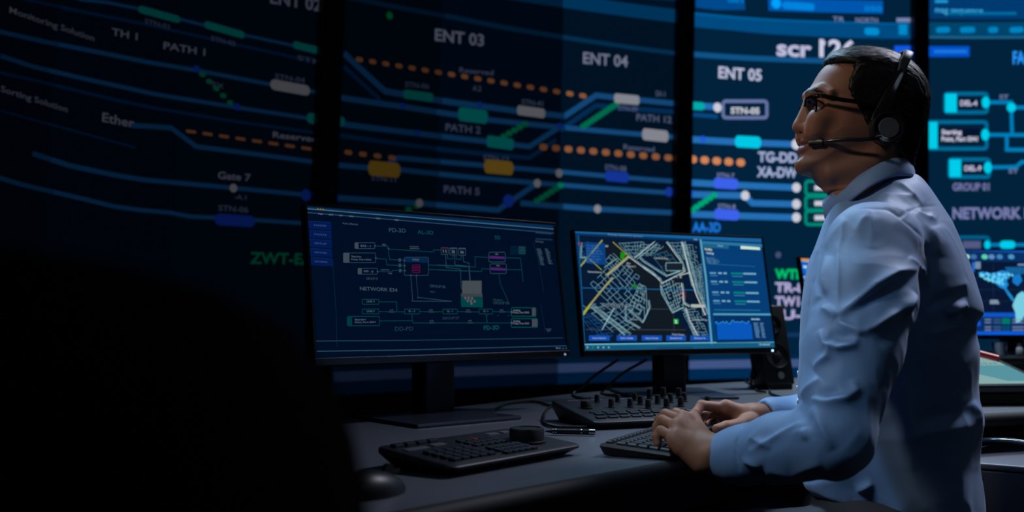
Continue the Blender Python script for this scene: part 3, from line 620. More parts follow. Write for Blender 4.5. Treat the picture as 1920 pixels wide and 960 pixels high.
    w.line([Q(905, 420), Q(950, 560), Q(1010, 900)], .9, (30, 70, 100), 3); w.quad([Q(930, 330), Q(1085, 345), Q(1087, 352), Q(931, 338)], (60, 110, 150), 4); w.quad([Q(930, 388), Q(1090, 398), Q(1091, 408), Q(931, 398)], (40, 90, 130), 4)
    w.text(Q(930, 425), Q(1005, 430), 'PATH FILES', 2.8, tx, 4)
    w.rect(*Q(235, 790), *Q(420, 940), (110, 120, 130), 4)
    w.quad([S(1056, 60), S(1220, 64), S(1222, 146), S(1060, 142)], (0, 105, 110), 3); w.quad([S(1056, 40), S(1218, 44), S(1220, 66), S(1056, 60)], (95, 95, 105), 4)
    for x, y in ((1090, 76), (1115, 76), (1140, 78), (1108, 96), (1132, 98), (1160, 100), (1136, 116)): w.dot(S(x, y), 2.6, (150, 130, 150), 5)
    w.text(S(1300, 95), S(1372, 97), 'Output', 4, (60, 110, 120), 3); w.text(S(1300, 120), S(1418, 123), 'GROUP 05', 5, (60, 110, 120), 3); w.text(S(918, 236), S(1045, 233), 'GROUP 07', 5, (70, 90, 115), 3)
    w.text(S(563, 322), S(700, 319), 'DD-PD', 8, (50, 85, 115), 3); w.text(S(1230, 314), S(1345, 310), 'FD-3D', 8, (20, 130, 130), 3)
    for x0, x1, t in ((318, 442, 'LINE 5'), (634, 746, 'PL - 2'), (922, 1030, 'DL - 3'), (1194, 1294, 'FD - 4')): w.frame(*S(x0, 158), *S(x1, 194), 1.1, g, 3, 1); w.text(S(x0+32, 181), S(x1-32, 180), t, 3.4, tx, 4, .03)
    w.frame(*S(318, 85), *S(442, 122), 1.1, g, 3, 1); w.text(S(350, 108), S(410, 107), 'LINE 3', 3.4, tx, 4, .03); w.line([S(442, 104), S(575, 104), S(577, 176)], 1.1, g, 3)
    for a, b in ((442, 634), (746, 922), (1030, 1194), (1294, 1435)): w.line([S(a, 177), S(b, 179)], 1.1, g, 3); w.rect(*S((a+b)/2-22, 174), *S((a+b)/2+22, 184), (60, 95, 110), 4); w.text(S((a+b)/2-16, 168), S((a+b)/2+12, 168), 'a.b', 2.4, tx, 4)
    w.frame(*S(205, 213), *S(447, 283), 1.1, g, 3, 2); w.rect(*S(205, 213), *S(240, 283), (0, 90, 100), 4); w.text(S(262, 243), S(345, 242), 'Starting', 3.6, tx, 4, .03); w.text(S(262, 264), S(415, 262), 'Point, Port 0341', 3.6, tx, 4, .03)
    w.line([S(447, 247), S(692, 245), S(690, 196)], 1.1, g, 3); w.line([S(695, 246), S(697, 262), S(1440, 262)], 1.1, g, 3); w.line([S(1246, 198), S(1254, 260)], 1.1, g2, 3)
    for x in (838, 1125): w.rect(*S(x-20, 256), *S(x+20, 266), (60, 95, 110), 4); w.text(S(x-14, 248), S(x+12, 248), 'a.b', 2.4, tx, 4)
    for y in (180, 262):
        w.frame(*S(1436, y-32), *S(1620+(y-180)*.15, y+32), 1.4, (0, 125, 120), 3, 2); w.rect(*S(1590, y-28), *S(1616+(y-180)*.15, y+28), (110, 110, 130), 4); w.dot(S(1438, y), 2.2, tx, 5); w.text(S(1452, y-6), S(1502, y-7), 'Ending', 3.6, (150, 160, 180), 4, .04); w.text(S(1452, y+11), S(1568, y+10), 'Point, Port 0341', 3.6, (150, 160, 180), 4, .04)
    w.line([S(1655, 120), S(1690, 330)], .9, (30, 70, 100), 3); w.text(S(1695, 315), S(1735, 313), 'TOTAL 42', 2.6, tx, 4); w.text(S(1705, 328), S(1730, 326), 'PART', 2.4, tx, 4)
    w.line([S(-40, 398), S(700, 392), S(1824, 374)], 1.4, (55, 100, 125), 3); w.line([S(-40, 475), S(620, 465), S(1858, 433)], 1.6, (70, 120, 140), 3); w.text(S(1770, 456), S(1806, 455), 'Mute', 3, (150, 180, 200), 4); w.rect(*S(1818, 448), *S(1830, 460), (60, 110, 170), 4); w.rect(*S(1842, 446), *S(1853, 458), (60, 110, 170), 4)
    for x in range(3): w.rect(*S(1250+x*80, 205), *S(1262+x*80, 208), g2, 3)
monitor((-.135, 2.34, .8885), .6938, .1577, .72, .33, 'left front monitor with a darkened wiring diagram, standing behind the jog dial console', (2, 28, 62), .36, (-.19, 2.41), .74, basesz=(.29, .24), basec=np.array([-.165, 2.30]), art=art_dia, post=(.09, .06))  # low gain puts the left-hand darkening into this screen's glow
# the two monitors at the far side of the desk
def art_world(A, wd, h):
    w = A; R = random.Random(9)
    def P(x, y): return (1700+x/1.846, 440+y/1.846)
    w.quad([P(150, 44), P(760, 58), P(760, 66), P(150, 54)], (20, 100, 220), 2); w.quad([P(150, 335), P(760, 335), P(760, 362), P(150, 347)], (10, 90, 220), 2); w.quad([P(150, 270), P(760, 272), P(760, 286), P(150, 284)], (15, 85, 200), 2)
    for k, (x, c) in enumerate(((205, (170, 235, 200)), (230, (60, 110, 170)), (268, (90, 210, 170)), (292, (90, 140, 190)), (320, (60, 130, 190)), (360, (70, 150, 200)), (420, (80, 150, 190)), (480, (60, 110, 170)), (540, (90, 210, 170)), (600, (60, 110, 170)))): w.pill(P(x-8, 76), P(x+12, 77), 9, c, 3)
    w.quad([P(205, 92), P(760, 96), P(760, 268), P(222, 268)], (8, 24, 52), 2)
    w.rect(*P(236, 94), *P(256, 118), (110, 140, 170), 4); w.rect(*P(226, 96), *P(234, 130), (30, 110, 220), 4); w.quad([P(340, 112), P(700, 112), P(700, 136), P(352, 136)], (20, 95, 150), 3); w.line([P(384, 104), P(440, 104)], 3, (120, 150, 190), 5)
    na = [(248, 132), (262, 128), (278, 133), (300, 134), (330, 124), (352, 128), (358, 145), (345, 160), (352, 172), (344, 186), (355, 200), (366, 214), (372, 226), (366, 230), (350, 208), (338, 188), (322, 182), (306, 168), (296, 150), (278, 144), (256, 146)]
    sa = [(372, 228), (384, 206), (400, 196), (420, 210), (428, 240), (412, 275), (394, 300), (378, 306), (376, 270), (366, 246)]
    w.quad([P(*p) for p in na], (30, 140, 215), 5); w.quad([P(*p) for p in sa], (120, 205, 225), 5)
    w.quad([P(368, 140), P(392, 136), P(400, 160), P(384, 178), P(366, 165)], (20, 120, 200), 5)
    for k in range(46): x = R.uniform(255, 365); w.dot(P(x, R.uniform(134, 150+(x-255)*.3)), 2.2, (110, 215, 245), 6)
    eu = [(520, 140), (560, 125), (640, 130), (700, 150), (680, 200), (600, 210), (560, 190), (530, 180)]; w.quad([P(*p) for p in eu], (30, 140, 215), 5); w.quad([P(*p) for p in ((520, 195), (570, 200), (590, 240), (560, 300), (535, 270))], (40, 150, 215), 5)
    for y in (150, 190, 230): w.line([P(215, y), P(760, y)], .8, (24, 48, 84), 4)
    for x in (300, 400, 500, 600): w.line([P(x, 95), P(x, 268)], .8, (24, 48, 84), 4)
    for k in range(3): w.line([P(288, 228+k*5), P(316+k*2, 228+k*5)], 1.8, (150, 170, 195), 6)
    w.rect(*P(236, 300), *P(256, 316), (20, 80, 210), 5)
    for y in (294, 304, 320, 330): w.line([P(270, y), P(292, y)], 2.6, (110, 125, 160), 5); w.line([P(300, y), P(326, y)], 2.6, (60, 90, 130), 5); w.line([P(330, y), P(358, y)], 5, (0, 120, 100) if y < 310 else (10, 70, 110), 5); w.line([P(366, y), P(406, y)], 2.4, (110, 130, 165), 5)
monitor((2.10, 4.12, .897), .0, .06, .62, .35, 'far monitor to the right of the man, blue world map on its screen', (10, 46, 98), 1.0, (2.10, 4.20), .818, led=False, basesz=(.24, .22), art=art_world)
def art_app(A, wd, h):
    w = A; R = random.Random(2)
    w.quad([(1490, 481), (1800, 520), (1800, 528), (1491, 490)], (120, 160, 205), 2)
    for k in range(3): w.dot((1503+k*6, 486+k*.8), 3.4, (225, 150, 60), 3)
    w.quad([(1496, 492), (1800, 530), (1800, 548), (1500, 512)], (10, 110, 225), 2); w.pill((1506, 500), (1514, 501), 5, (190, 220, 245), 3)
    for k in range(5): w.rect(1506+k*2.4, 518+k*11, 1517+k*2.4, 521+k*11, (190, 215, 240), 3); w.rect(1508+k*2.4, 523+k*11, 1514+k*2.4, 525+k*11, (140, 180, 220), 3)
    w.quad([(1520, 520), (1800, 556), (1800, 640), (1548, 640)], (20, 60, 120), 2)
monitor((1.415, 3.98, .865), .52, .17, .60, .34, 'far monitor mostly hidden behind the man, only its left edge in view', (14, 90, 190), .9, (1.37, 4.07), .74, led=False, basesz=(.24, .22), art=art_app)

# ---------------------------------------------------------------- keyboard
def keyboard():
    L = np.array([.46, .888]); Wd = np.array([.888, -.46]); o = np.array([.148, 1.703])
    t = thing('keyboard', 'black keyboard under the man\'s hands', 'keyboard', (o[0], o[1], .74), math.atan2(L[1], L[0]))
    LEN, WID = .40, .125      # local x along L, local y negative = towards the man
    zf = lambda y: .022+.009*(y/WID)    # y is 0 at the back, -WID at the man
    bm = bmesh.new(); ins = .010
    top = [(0, 0), (LEN, 0), (LEN, -WID), (0, -WID)]; bot = [(ins, -ins*.5), (LEN-ins, -ins*.5), (LEN-ins, -WID+ins*.6), (ins, -WID+ins*.6)]
    a = [bm.verts.new((x, y, .002)) for x, y in bot]; b = [bm.verts.new((x, y, zf(y)-.004)) for x, y in top]; c = [bm.verts.new((x+(.002 if x == 0 else -.002), y+(-.002 if y == 0 else .002), zf(y))) for x, y in top]
    bm.faces.new(a); bm.faces.new(c[::-1])
    for i in range(4):
        j = (i+1) % 4; bm.faces.new((a[i], b[i], b[j], a[j])); bm.faces.new((b[i], c[i], c[j], b[j]))
    bmobj('case', bm, M_body, t)
    kb = {}
    def key(x, y, wx, wy, lab=None):
        k = (round(wx, 4), round(wy, 4))
        if k not in kb:
            bm = bmesh.new(); n = []
            for z, s in ((0, 0), (.003, .0006), (.0052, .0018)):
                n.append([bm.verts.new((sx*(wx/2-s), sy*(wy/2-s), z)) for sx, sy in ((-1, -1), (1, -1), (1, 1), (-1, 1))])
            bm.faces.new(n[2])
            for p, q in zip(n, n[1:]):
                for i in range(4): bm.faces.new((p[i], p[(i+1) % 4], q[(i+1) % 4], q[i]))
            me = bpy.data.meshes.new('key'); bm.to_mesh(me); bm.free(); me.materials.append(M_key); kb[k] = me
        ob = link(bpy.data.objects.new('key', kb[k])); ob.parent = t; ob.location = (x, y, zf(y)+.0002); ob.rotation_euler = (math.atan(.009/WID), 0, 0)
    px_ = .0192
    rows = 6
    for r in range(rows):
        y = -.012-r*.0192-(.003 if r else 0); wy = .0115 if r == 0 else .0165; x = .012
        if r == 5:
            ws = [.024, .019, .024, .106, .022, .019, .024]
        elif r == 0: ws = [.0192]*14
        else: ws = [[.0165]*13+[.034], [.026]+[.0165]*12+[.0245], [.030]+[.0165]*11+[.0395], [.040]+[.0165]*10+[.049]][r-1]
        gap = .0027 if r else .0
        for wdk in ws:
            key(x+wdk/2, y, wdk-(.003 if r == 0 else 0), wy); x += wdk+gap
        x0 = .302+.012
        for k in range(4): key(x0+k*.0192+.008, y, .0165, wy)
    return t
keyboard()

# ---------------------------------------------------------------- control consoles
def wedge(bm, L, D, zf, zb, ins=.006, rad=.012):
    def ring(x0, x1, y0, y1, zz, r):
        P = []
        for cx, cy, a0 in ((x1-r, y0+r, -90), (x1-r, y1-r, 0), (x0+r, y1-r, 90), (x0+r, y0+r, 180)):
            for k in range(5):
                t = math.radians(a0+22.5*k); x, y = cx+r*math.cos(t), cy+r*math.sin(t); P.append(bm.verts.new((x, y, zz(y))))
        return P
    top = lambda y: zf+(zb-zf)*(y/D)
    rg = [ring(ins*2, L-ins*2, ins*2, D-ins*2, lambda y: .002, rad), ring(0, L, 0, D, lambda y: top(y)*.72, rad), ring(0, L, 0, D, lambda y: top(y)-.002, rad), ring(.002, L-.002, .002, D-.002, lambda y: top(y), rad)]
    bm.faces.new(rg[0][::-1]); bm.faces.new(rg[-1])
    for a, b in zip(rg, rg[1:]):
        for i in range(len(a)): bm.faces.new((a[i], a[(i+1) % len(a)], b[(i+1) % len(a)], b[i]))
    return top
def small_key(name, t, x, y, z, wx, wy, h, m, tilt, cache={}):
    k = (name, round(wx, 4), round(wy, 4), round(h, 4), m.name)
    if k not in cache:
        bm = bmesh.new(); bx(bm, (0, 0, h/2), (wx, wy, h), 0, min(.0015, h*.3), 2); me = bpy.data.meshes.new(name); bm.to_mesh(me); bm.free(); me.materials.append(m); cache[k] = me
    ob = link(bpy.data.objects.new(name, cache[k])); ob.parent = t; ob.location = (x, y, z); ob.rotation_euler = (tilt, 0, 0); return ob
def knob(name, t, x, y, z, r, h, m=M_matte, pointer=True, seg=28):
    bm = bmesh.new(); lathe(bm, (0, 0, 0), [(0, 0), (r*1.25, 0), (r*1.25, h*.12), (r, h*.16), (r*.94, h*.9), (r*.82, h), (0, h)], seg)
    return bmobj(name, bm, m, t, smooth=True, loc=(x, y, z))
# knob console beside the keyboard
kc = thing('knob_console', 'dark console covered with small upright knobs, lying behind the man\'s hands', 'control panel', (.172, 2.08, .74), math.atan2(.37, .93))
bm = bmesh.new(); top = wedge(bm, .38, .23, .018, .045); bmobj('case', bm, M_body, kc, smooth=True); ti = math.atan(.027/.23)
knob('large_knob', kc, .045, .135, top(.135)-.001, .0125, .017)
for x, y, r, h in ((.105, .13, .0065, .02), (.150, .125, .0065, .02), (.19, .15, .0065, .02), (.185, .105, .007, .021), (.235, .15, .0065, .021), (.232, .105, .007, .022), (.275, .16, .0065, .021), (.275, .115, .007, .022), (.315, .165, .0065, .021), (.245, .205, .0065, .024), (.285, .21, .007, .026), (.325, .205, .007, .024), (.35, .12, .0065, .02), (.15, .185, .006, .018), (.10, .19, .006, .018), (.2, .195, .006, .018)):
    knob('knob', kc, x, y, top(y)-.001, r, h)
for k in range(9):
    for r in range(2): small_key('button', kc, .03+k*.028+(r*.012), .032+r*.032, top(.032+r*.032)-.001, .021, .014, .005, M_key, ti)
for k in range(6): small_key('button', kc, .04+k*.03, .085, top(.085)-.001, .02, .010, .004, M_key, ti)
for k in range(5): small_key('status_strip', kc, .05+k*.06, .213, top(.213)-.001, .03, .006, .002, mat('grey_print', (90, 96, 104), .5), ti)
# jog dial console at the left
jc = thing('jog_dial_console', 'black wedge console with rows of keys and one large round jog dial', 'control panel', (-.087, 1.470, .74), math.atan2(.777, .63))
bm = bmesh.new(); top = wedge(bm, .33, .165, .018, .034, .009, .014); bmobj('case', bm, M_body, jc, smooth=True); ti = math.atan(.016/.165)
gp = mat('grey_display', (92, 98, 106), .4); rk = mat('red_key', (120, 22, 26), .45)
for r in range(4):
    for k in range(5): small_key('key', jc, .035+k*.0205, .028+r*.0175, top(.028+r*.0175)-.001, .0165, .0135, .006, M_key, ti)
for r in range(6):
    for k in range(5):
        m = rk if (r, k) == (5, 2) else M_key
        o = small_key('key', jc, .150+k*.0165, .02+r*.0175+(.012 if r > 2 else 0), top(.02+r*.0175)-.001, .0135, .0125, .006, m, ti)
        if m is rk: o['label'] = 'red key'
for x, y, wx, wy in ((.045, .118, .05, .013), (.10, .124, .03, .013), (.255, .14, .028, .013), (.29, .14, .02, .013)): small_key('label_display', jc, x, y, top(y)-.001, wx, wy, .0025, gp, ti)
for k in range(4): small_key('key', jc, .03+k*.026, .145, top(.145)-.001, .021, .012, .006, M_key, ti)
bm = bmesh.new(); lathe(bm, (0, 0, 0), [(0, 0), (.0325, 0), (.0325, .003), (.0300, .004), (.0300, .021), (.0285, .0245), (.024, .0255), (.0235, .0235), (0, .0228)], 56)
bmobj('jog_dial', bm, mat('dial_rubber', (24, 25, 28), .5), jc, smooth=True, loc=(.262, .068, top(.068)-.002))
# pen
a, b = on_z(1022, 809, .747), on_z(1116, 811, .747)
t = thing('ballpoint_pen', 'black pen with chrome rings lying between the two consoles', 'pen', (*a[:2], .7475), math.atan2(b[1]-a[1], b[0]-a[0])); L = float(np.linalg.norm((b-a)[:2]))
bm = bmesh.new(); lathe(bm, (0, 0, 0), [(0, 0), (.0012, 0), (.0035, .012), (.0052, .022), (.0055, L*.5), (.0054, L-.012), (.0048, L-.010), (0, L-.010)], 20, 'X'); bmobj('barrel', bm, M_black, t, smooth=True)
for x in (.016, .021, L*.72, L-.012):
    bm = bmesh.new(); lathe(bm, (0, 0, 0), [(.004, 0), (.0057, 0), (.0057, .0025 if x < L-.02 else .012), (.004, .0025 if x < L-.02 else .012)], 20, 'X'); bmobj('chrome_ring', bm, M_chrome, t, smooth=True, loc=(x, 0, 0))
bm = bmesh.new(); bx(bm, (L*.82, 0, .0062), (.035, .003, .0012), 0, .0004); bmobj('clip', bm, M_chrome, t)
# speaker
sp = W(1466, 730, 3.2); sp[2] = .74; yaw = .30; t = thing('desk_speaker', 'black two cone desk speaker leaning back, right of the map monitor', 'speaker', sp, yaw)
sw, sd, sh, lean = .106, .080, .262, .24
Mx = Matrix.Rotation(-lean, 4, 'X')
def lean_m(x, y, z): return Mx @ Vector((x, y, z))
bm = bmesh.new(); bx(bm, (0, sd/2, sh/2+.018), (sw, sd, sh), 0, .006, 3, mtx=Mx); bmobj('cabinet', bm, M_black, t, smooth=True)
bm = bmesh.new(); bx(bm, (0, sd*.62, .011), (sw*.9, sd*1.0, .022), 0, .004); bmobj('foot', bm, M_matte, t)
for z, r in ((.215, .030), (.112, .041)):
    Q = Mx @ Matrix.Translation((0, -.001, z)) @ Matrix.Rotation(math.pi/2, 4, 'X')
    bm = bmesh.new(); lathe(bm, (0, 0, 0), [(r*1.05, -.003), (r*1.05, .004), (r*.98, .0045), (r*.93, .001), (r*.9, -.001)], 40, mtx=Q); bmobj('cone_ring', bm, mat('cone_rubber', (34, 35, 38), .35), t, smooth=True)
    bm = bmesh.new(); lathe(bm, (0, 0, 0), [(r*.93, .001), (r*.4, -.0005), (r*.36, .002), (0, .006)], 40, mtx=Q); bmobj('cone', bm, M_matte, t, smooth=True)
Q = Mx @ Matrix.Translation((.004, -.001, .047)) @ Matrix.Rotation(math.pi/2, 4, 'X')
bm = bmesh.new(); lathe(bm, (0, 0, 0), [(0, .003), (.011, .003), (.0125, 0)], 24, mtx=Q); bmobj('badge', bm, mat('badge_grey', (110, 112, 116), .4), t, smooth=True)
# second slimmer speaker stand edge beside it
# mouse at the left end of the desk
mp = on_z(700, 922, .745)
t = thing('computer_mouse', 'black mouse on the desk at the bottom left, in front of the jog dial console', 'mouse', (mp[0], mp[1], .74), .9)
bm = bmesh.new(); bmesh.ops.create_uvsphere(bm, u_segments=32, v_segments=16, radius=1)
for v in bm.verts:
    z = max(v.co.z, -.12); v.co = Vector((v.co.x*.055, v.co.y*.031*(1-.12*v.co.x), (z+.12)*.031*(1-.25*v.co.x)))
bmobj('shell', bm, M_black, t, smooth=True)
bm = bmesh.new(); cyl(bm, (.026, -.004, .0315), .008, .008, .007, 20, 'Y'); bmobj('scroll_wheel', bm, M_rubber, t, smooth=True)
bm = bmesh.new(); bx(bm, (.034, 0, .0275), (.030, .001, .006), 0); bmobj('button_seam', bm, M_matte, t)

# ---------------------------------------------------------------- cables
def cable(pts, r, label):
    P = spline(pts, 8); root = np.array(P[0]); bm = bmesh.new(); tube(bm, [p-root for p in P], r, 8)
    o = bmobj('cable', bm, M_rubber, smooth=True, loc=root); tag(o, label, 'cable'); return o
def dz(px, py, z=.744): return tuple(on_z(px, py, z))
cable([W(1160, 674, 2.93), W(1140, 687, 2.93), W(1118, 702, 2.95), W(1095, 722, 2.98), dz(1074, 740), dz(1092, 748), dz(1108, 750), dz(1104, 762), dz(1098, 766)], .0042, 'left of the two black cables hanging from the map monitor')
cable([W(1213, 674, 2.97), W(1195, 684, 2.98), W(1172, 697, 3.0), W(1150, 715, 3.02), dz(1128, 736), dz(1140, 740), dz(1160, 741)], .0042, 'right of the two black cables hanging from the map monitor')
cable([dz(918, 776), dz(930, 766), dz(952, 757), dz(985, 753), dz(1010, 754), dz(1032, 760), dz(1060, 758), dz(1085, 757), dz(1098, 753), dz(1106, 746)], .0032, 'thin dark cable arching from the left monitor base to the knob console')
cable([dz(1060, 761), dz(1035, 762), dz(1024, 770), dz(1019, 784), dz(1022, 794), dz(1040, 800), dz(1075, 801), dz(1100, 801)], .0032, 'thin dark cable looping on the desk beside the black pen')
cable([dz(1443, 731), dz(1446, 738), dz(1460, 743), dz(1480, 748), dz(1496, 752), dz(1470, 757), dz(1442, 768), dz(1410, 772), dz(1375, 772)], .0036, 'dark cable running from the speaker foot towards the man\'s cuff')
cable([W(1424, 668, 3.28), W(1415, 690, 3.27), W(1410, 706, 3.26), dz(1409, 722), dz(1416, 727), dz(1432, 727)], .0075, 'thick dark cable dropping to the desk left of the speaker')
cable([dz(1396, 713), dz(1406, 720), dz(1420, 732), dz(1436, 735)], .003, 'short thin cable on the desk left of the speaker')
p = on_z(948, 783, .744); t = thing('usb_adapter', 'small black plug at the end of a cable beside the left monitor base', 'plug', (p[0], p[1], .74), .2)
bm = bmesh.new(); bx(bm, (0, 0, .006), (.034, .013, .010), 0, .002); bmobj('body', bm, M_black, t); bm = bmesh.new(); bx(bm, (.022, 0, .006), (.012, .010, .005), 0, .0005); bmobj('metal_tip', bm, mat('dull_metal', (90, 92, 98), .35, 1.0), t)

# ---------------------------------------------------------------- things to the right of the man
# tilted pen display on a foot
c0 = np.array([1.06, 2.612]); ang = math.atan2(.04, .45); t = thing('pen_display', 'tilted pale green pen display right of the man', 'screen', (c0[0], c0[1], .74), ang)
tl = math.radians(16.5); Mt = Matrix.Translation((0, 0, .052)) @ Matrix.Rotation(tl, 4, 'X') @ Matrix(((1, -.14, 0, 0), (0, 1, 0, 0), (0, 0, 1, 0), (0, 0, 0, 1)))
Wd, Dp = .37, .47
bm = bmesh.new(); bx(bm, (Wd/2, Dp/2, -.009), (Wd, Dp, .018), 0, .004, mtx=Mt); bmobj('housing', bm, mat('tablet_body', (44, 52, 60), .4), t)
bm = bmesh.new()
for x0, x1, y0, y1 in ((0, Wd, 0, .014), (0, Wd, Dp-.01, Dp), (0, .010, 0, Dp), (Wd-.012, Wd, 0, Dp)): bx(bm, ((x0+x1)/2, (y0+y1)/2, .0012), (x1-x0, y1-y0, .0024), mtx=Mt)
bmobj('bezel', bm, M_bezel, t)
V = [Mt @ Vector((x, y, .0012)) for x, y in ((.010, .014), (Wd-.012, .014), (Wd-.012, Dp-.01), (.010, Dp-.01))]; V = [tuple(v) for v in V]; Fc, MI = [(0, 1, 2, 3)], [0]
def flat(poly, mi, z=.0018):
    i0 = len(V); V.extend([tuple(Mt @ Vector((max(.012, x-.13), y, z))) for x, y in poly]); Fc.append(tuple(range(i0, len(V)))); MI.append(mi+1)
flat([(.30, .16), (.488, .16), (.488, .035), (.40, .035)], 0); flat([(.05, .05), (.22, .05), (.22, .13), (.05, .14)], 0)
for k in range(14): flat([(.28+k*.014, .166), (.286+k*.014, .166), (.286+k*.014, .180+.006*(k % 3)), (.28+k*.014, .178)], 1)
for k in range(4): flat([(.10, .24+k*.03), (.46, .24+k*.03), (.46, .242+k*.03), (.10, .242+k*.03)], 2)
meshobj('screen', V, Fc, [emat((138, 176, 176), .92), emat((90, 152, 165), .92), emat((95, 135, 145), .92), emat((118, 158, 160), .92)], t, midx=MI)
bm = bmesh.new(); bx(bm, (Wd/2-.02, .12, .018), (Wd*.92, .20, .034), 0, .006); bx(bm, (Wd/2-.04, .30, .058), (Wd*.5, .02, .114), 0, .004); bmobj('stand', bm, M_matte, t)
# black riser under the far monitor with the small things standing by it
t = thing('monitor_riser', 'low black riser box under the world map monitor', 'box', (1.93, 4.02, .74))
bm = bmesh.new(); bx(bm, (.1, 0, .039), (.72, .42, .078), 0, .006); bmobj('shell', bm, M_matte, t); bm = bmesh.new(); bx(bm, (.1, -.208, .038), (.6, .012, .04), 0, .003); bmobj('front_recess', bm, M_black, t)
p = W(1888, 668, 3.95); g = thing('drinking_glass', 'clear drinking glass in front of the world map monitor', 'glass', (1.69, 3.90, .845))
GL = glass('clear_glass', mixf=.22)
g.location = (1.885, 3.87, .818)
bm = bmesh.new(); lathe(bm, (0, 0, 0), [(0, .003), (.024, .003), (.027, .0), (.031, .055), (.029, .055), (.025, .006), (0, .006)], 32); bmobj('vessel', bm, GL, g, smooth=True)
bm = bmesh.new(); lathe(bm, (0, 0, 0), [(0, .0065), (.0245, .0065), (.0275, .030), (0, .030)], 32); bmobj('water', bm, glass('water_fill', (200, 220, 235), .03, .12), g, smooth=True)
t = thing('small_bottle', 'small glossy white bottle in front of the world map monitor stand', 'bottle', (1.965, 3.87, .818)); bm = bmesh.new(); lathe(bm, (0, 0, 0), [(0, 0), (.011, 0), (.0125, .006), (.0125, .030), (.007, .038), (0, .038)], 24); bmobj('body', bm, mat('white_gloss', (225, 225, 235), .2), t, smooth=True); bm = bmesh.new(); cyl(bm, (0, 0, .037), .0075, .007, .013, 20); bmobj('cap', bm, mat('grey_cap', (120, 122, 135), .3), t, smooth=True)
def solve_y():
    for k in range(200):
        yy = .46-k*.002; q = (Matrix.Translation((c0[0], c0[1], .74)) @ Matrix.Rotation(ang, 4, 'Z') @ Mt) @ Vector((Wd-.03, yy, .012))
        if 960+FPX*q.x/q.y > 1852: return yy
Tm = Matrix.Translation((c0[0], c0[1], .74)) @ Matrix.Rotation(ang, 4, 'Z') @ Mt @ Matrix.Translation((Wd-.03, solve_y(), .0024+.0102)) @ Matrix.Rotation(-1.05, 4, 'Z')
t = thing('marker_pen', 'red marker lying on the far right corner of the pen display', 'marker', tuple(Tm.to_translation()), rot=Tm.to_euler())
bm = bmesh.new(); cyl(bm, (-.03, 0, 0), .0095, .0095, .055, 20, 'X'); bmobj('barrel', bm, mat('red_plastic', (190, 20, 38), .4), t, smooth=True); bm = bmesh.new(); cyl(bm, (-.052, 0, 0), .0085, .0102, .024, 20, 'X'); bmobj('cap', bm, mat('red_cap', (165, 14, 32), .35), t, smooth=True)
# metal pedestal under the desk
t = thing('drawer_pedestal', 'dark grey metal pedestal below the desk behind the man', 'cabinet', (1.13, 2.50, 0), -.62)
t.location = (1.17, 2.20, 0); t.rotation_euler = (0, 0, .95)
ped = mat('pedestal_metal', (58, 62, 74), .42, .3)
bm = bmesh.new(); bx(bm, (.21, .19, .33), (.42, .38, .60), 0, .006, 3); bmobj('body', bm, ped, t, smooth=True)
bm = bmesh.new(); bx(bm, (.21, .19, .638), (.425, .385, .014), 0, .004, 3); bmobj('top_panel', bm, mat('pedestal_top', (96, 100, 112), .35), t, smooth=True)
for k in range(3):
    bm = bmesh.new(); bx(bm, (.21, -.006, .14+k*.19), (.39, .014, .175), 0, .003); d = bmobj('drawer', bm, ped, t); bm = bmesh.new(); bx(bm, (.21, -.018, .20+k*.19), (.12, .012, .012), 0, .003); bmobj('handle', bm, M_chrome, d)
for x in (.04, .38):
    for y in (.04, .34): bm = bmesh.new(); cyl(bm, (x, y, 0), .018, .018, .032, 16); bmobj('foot', bm, M_rubber, t)
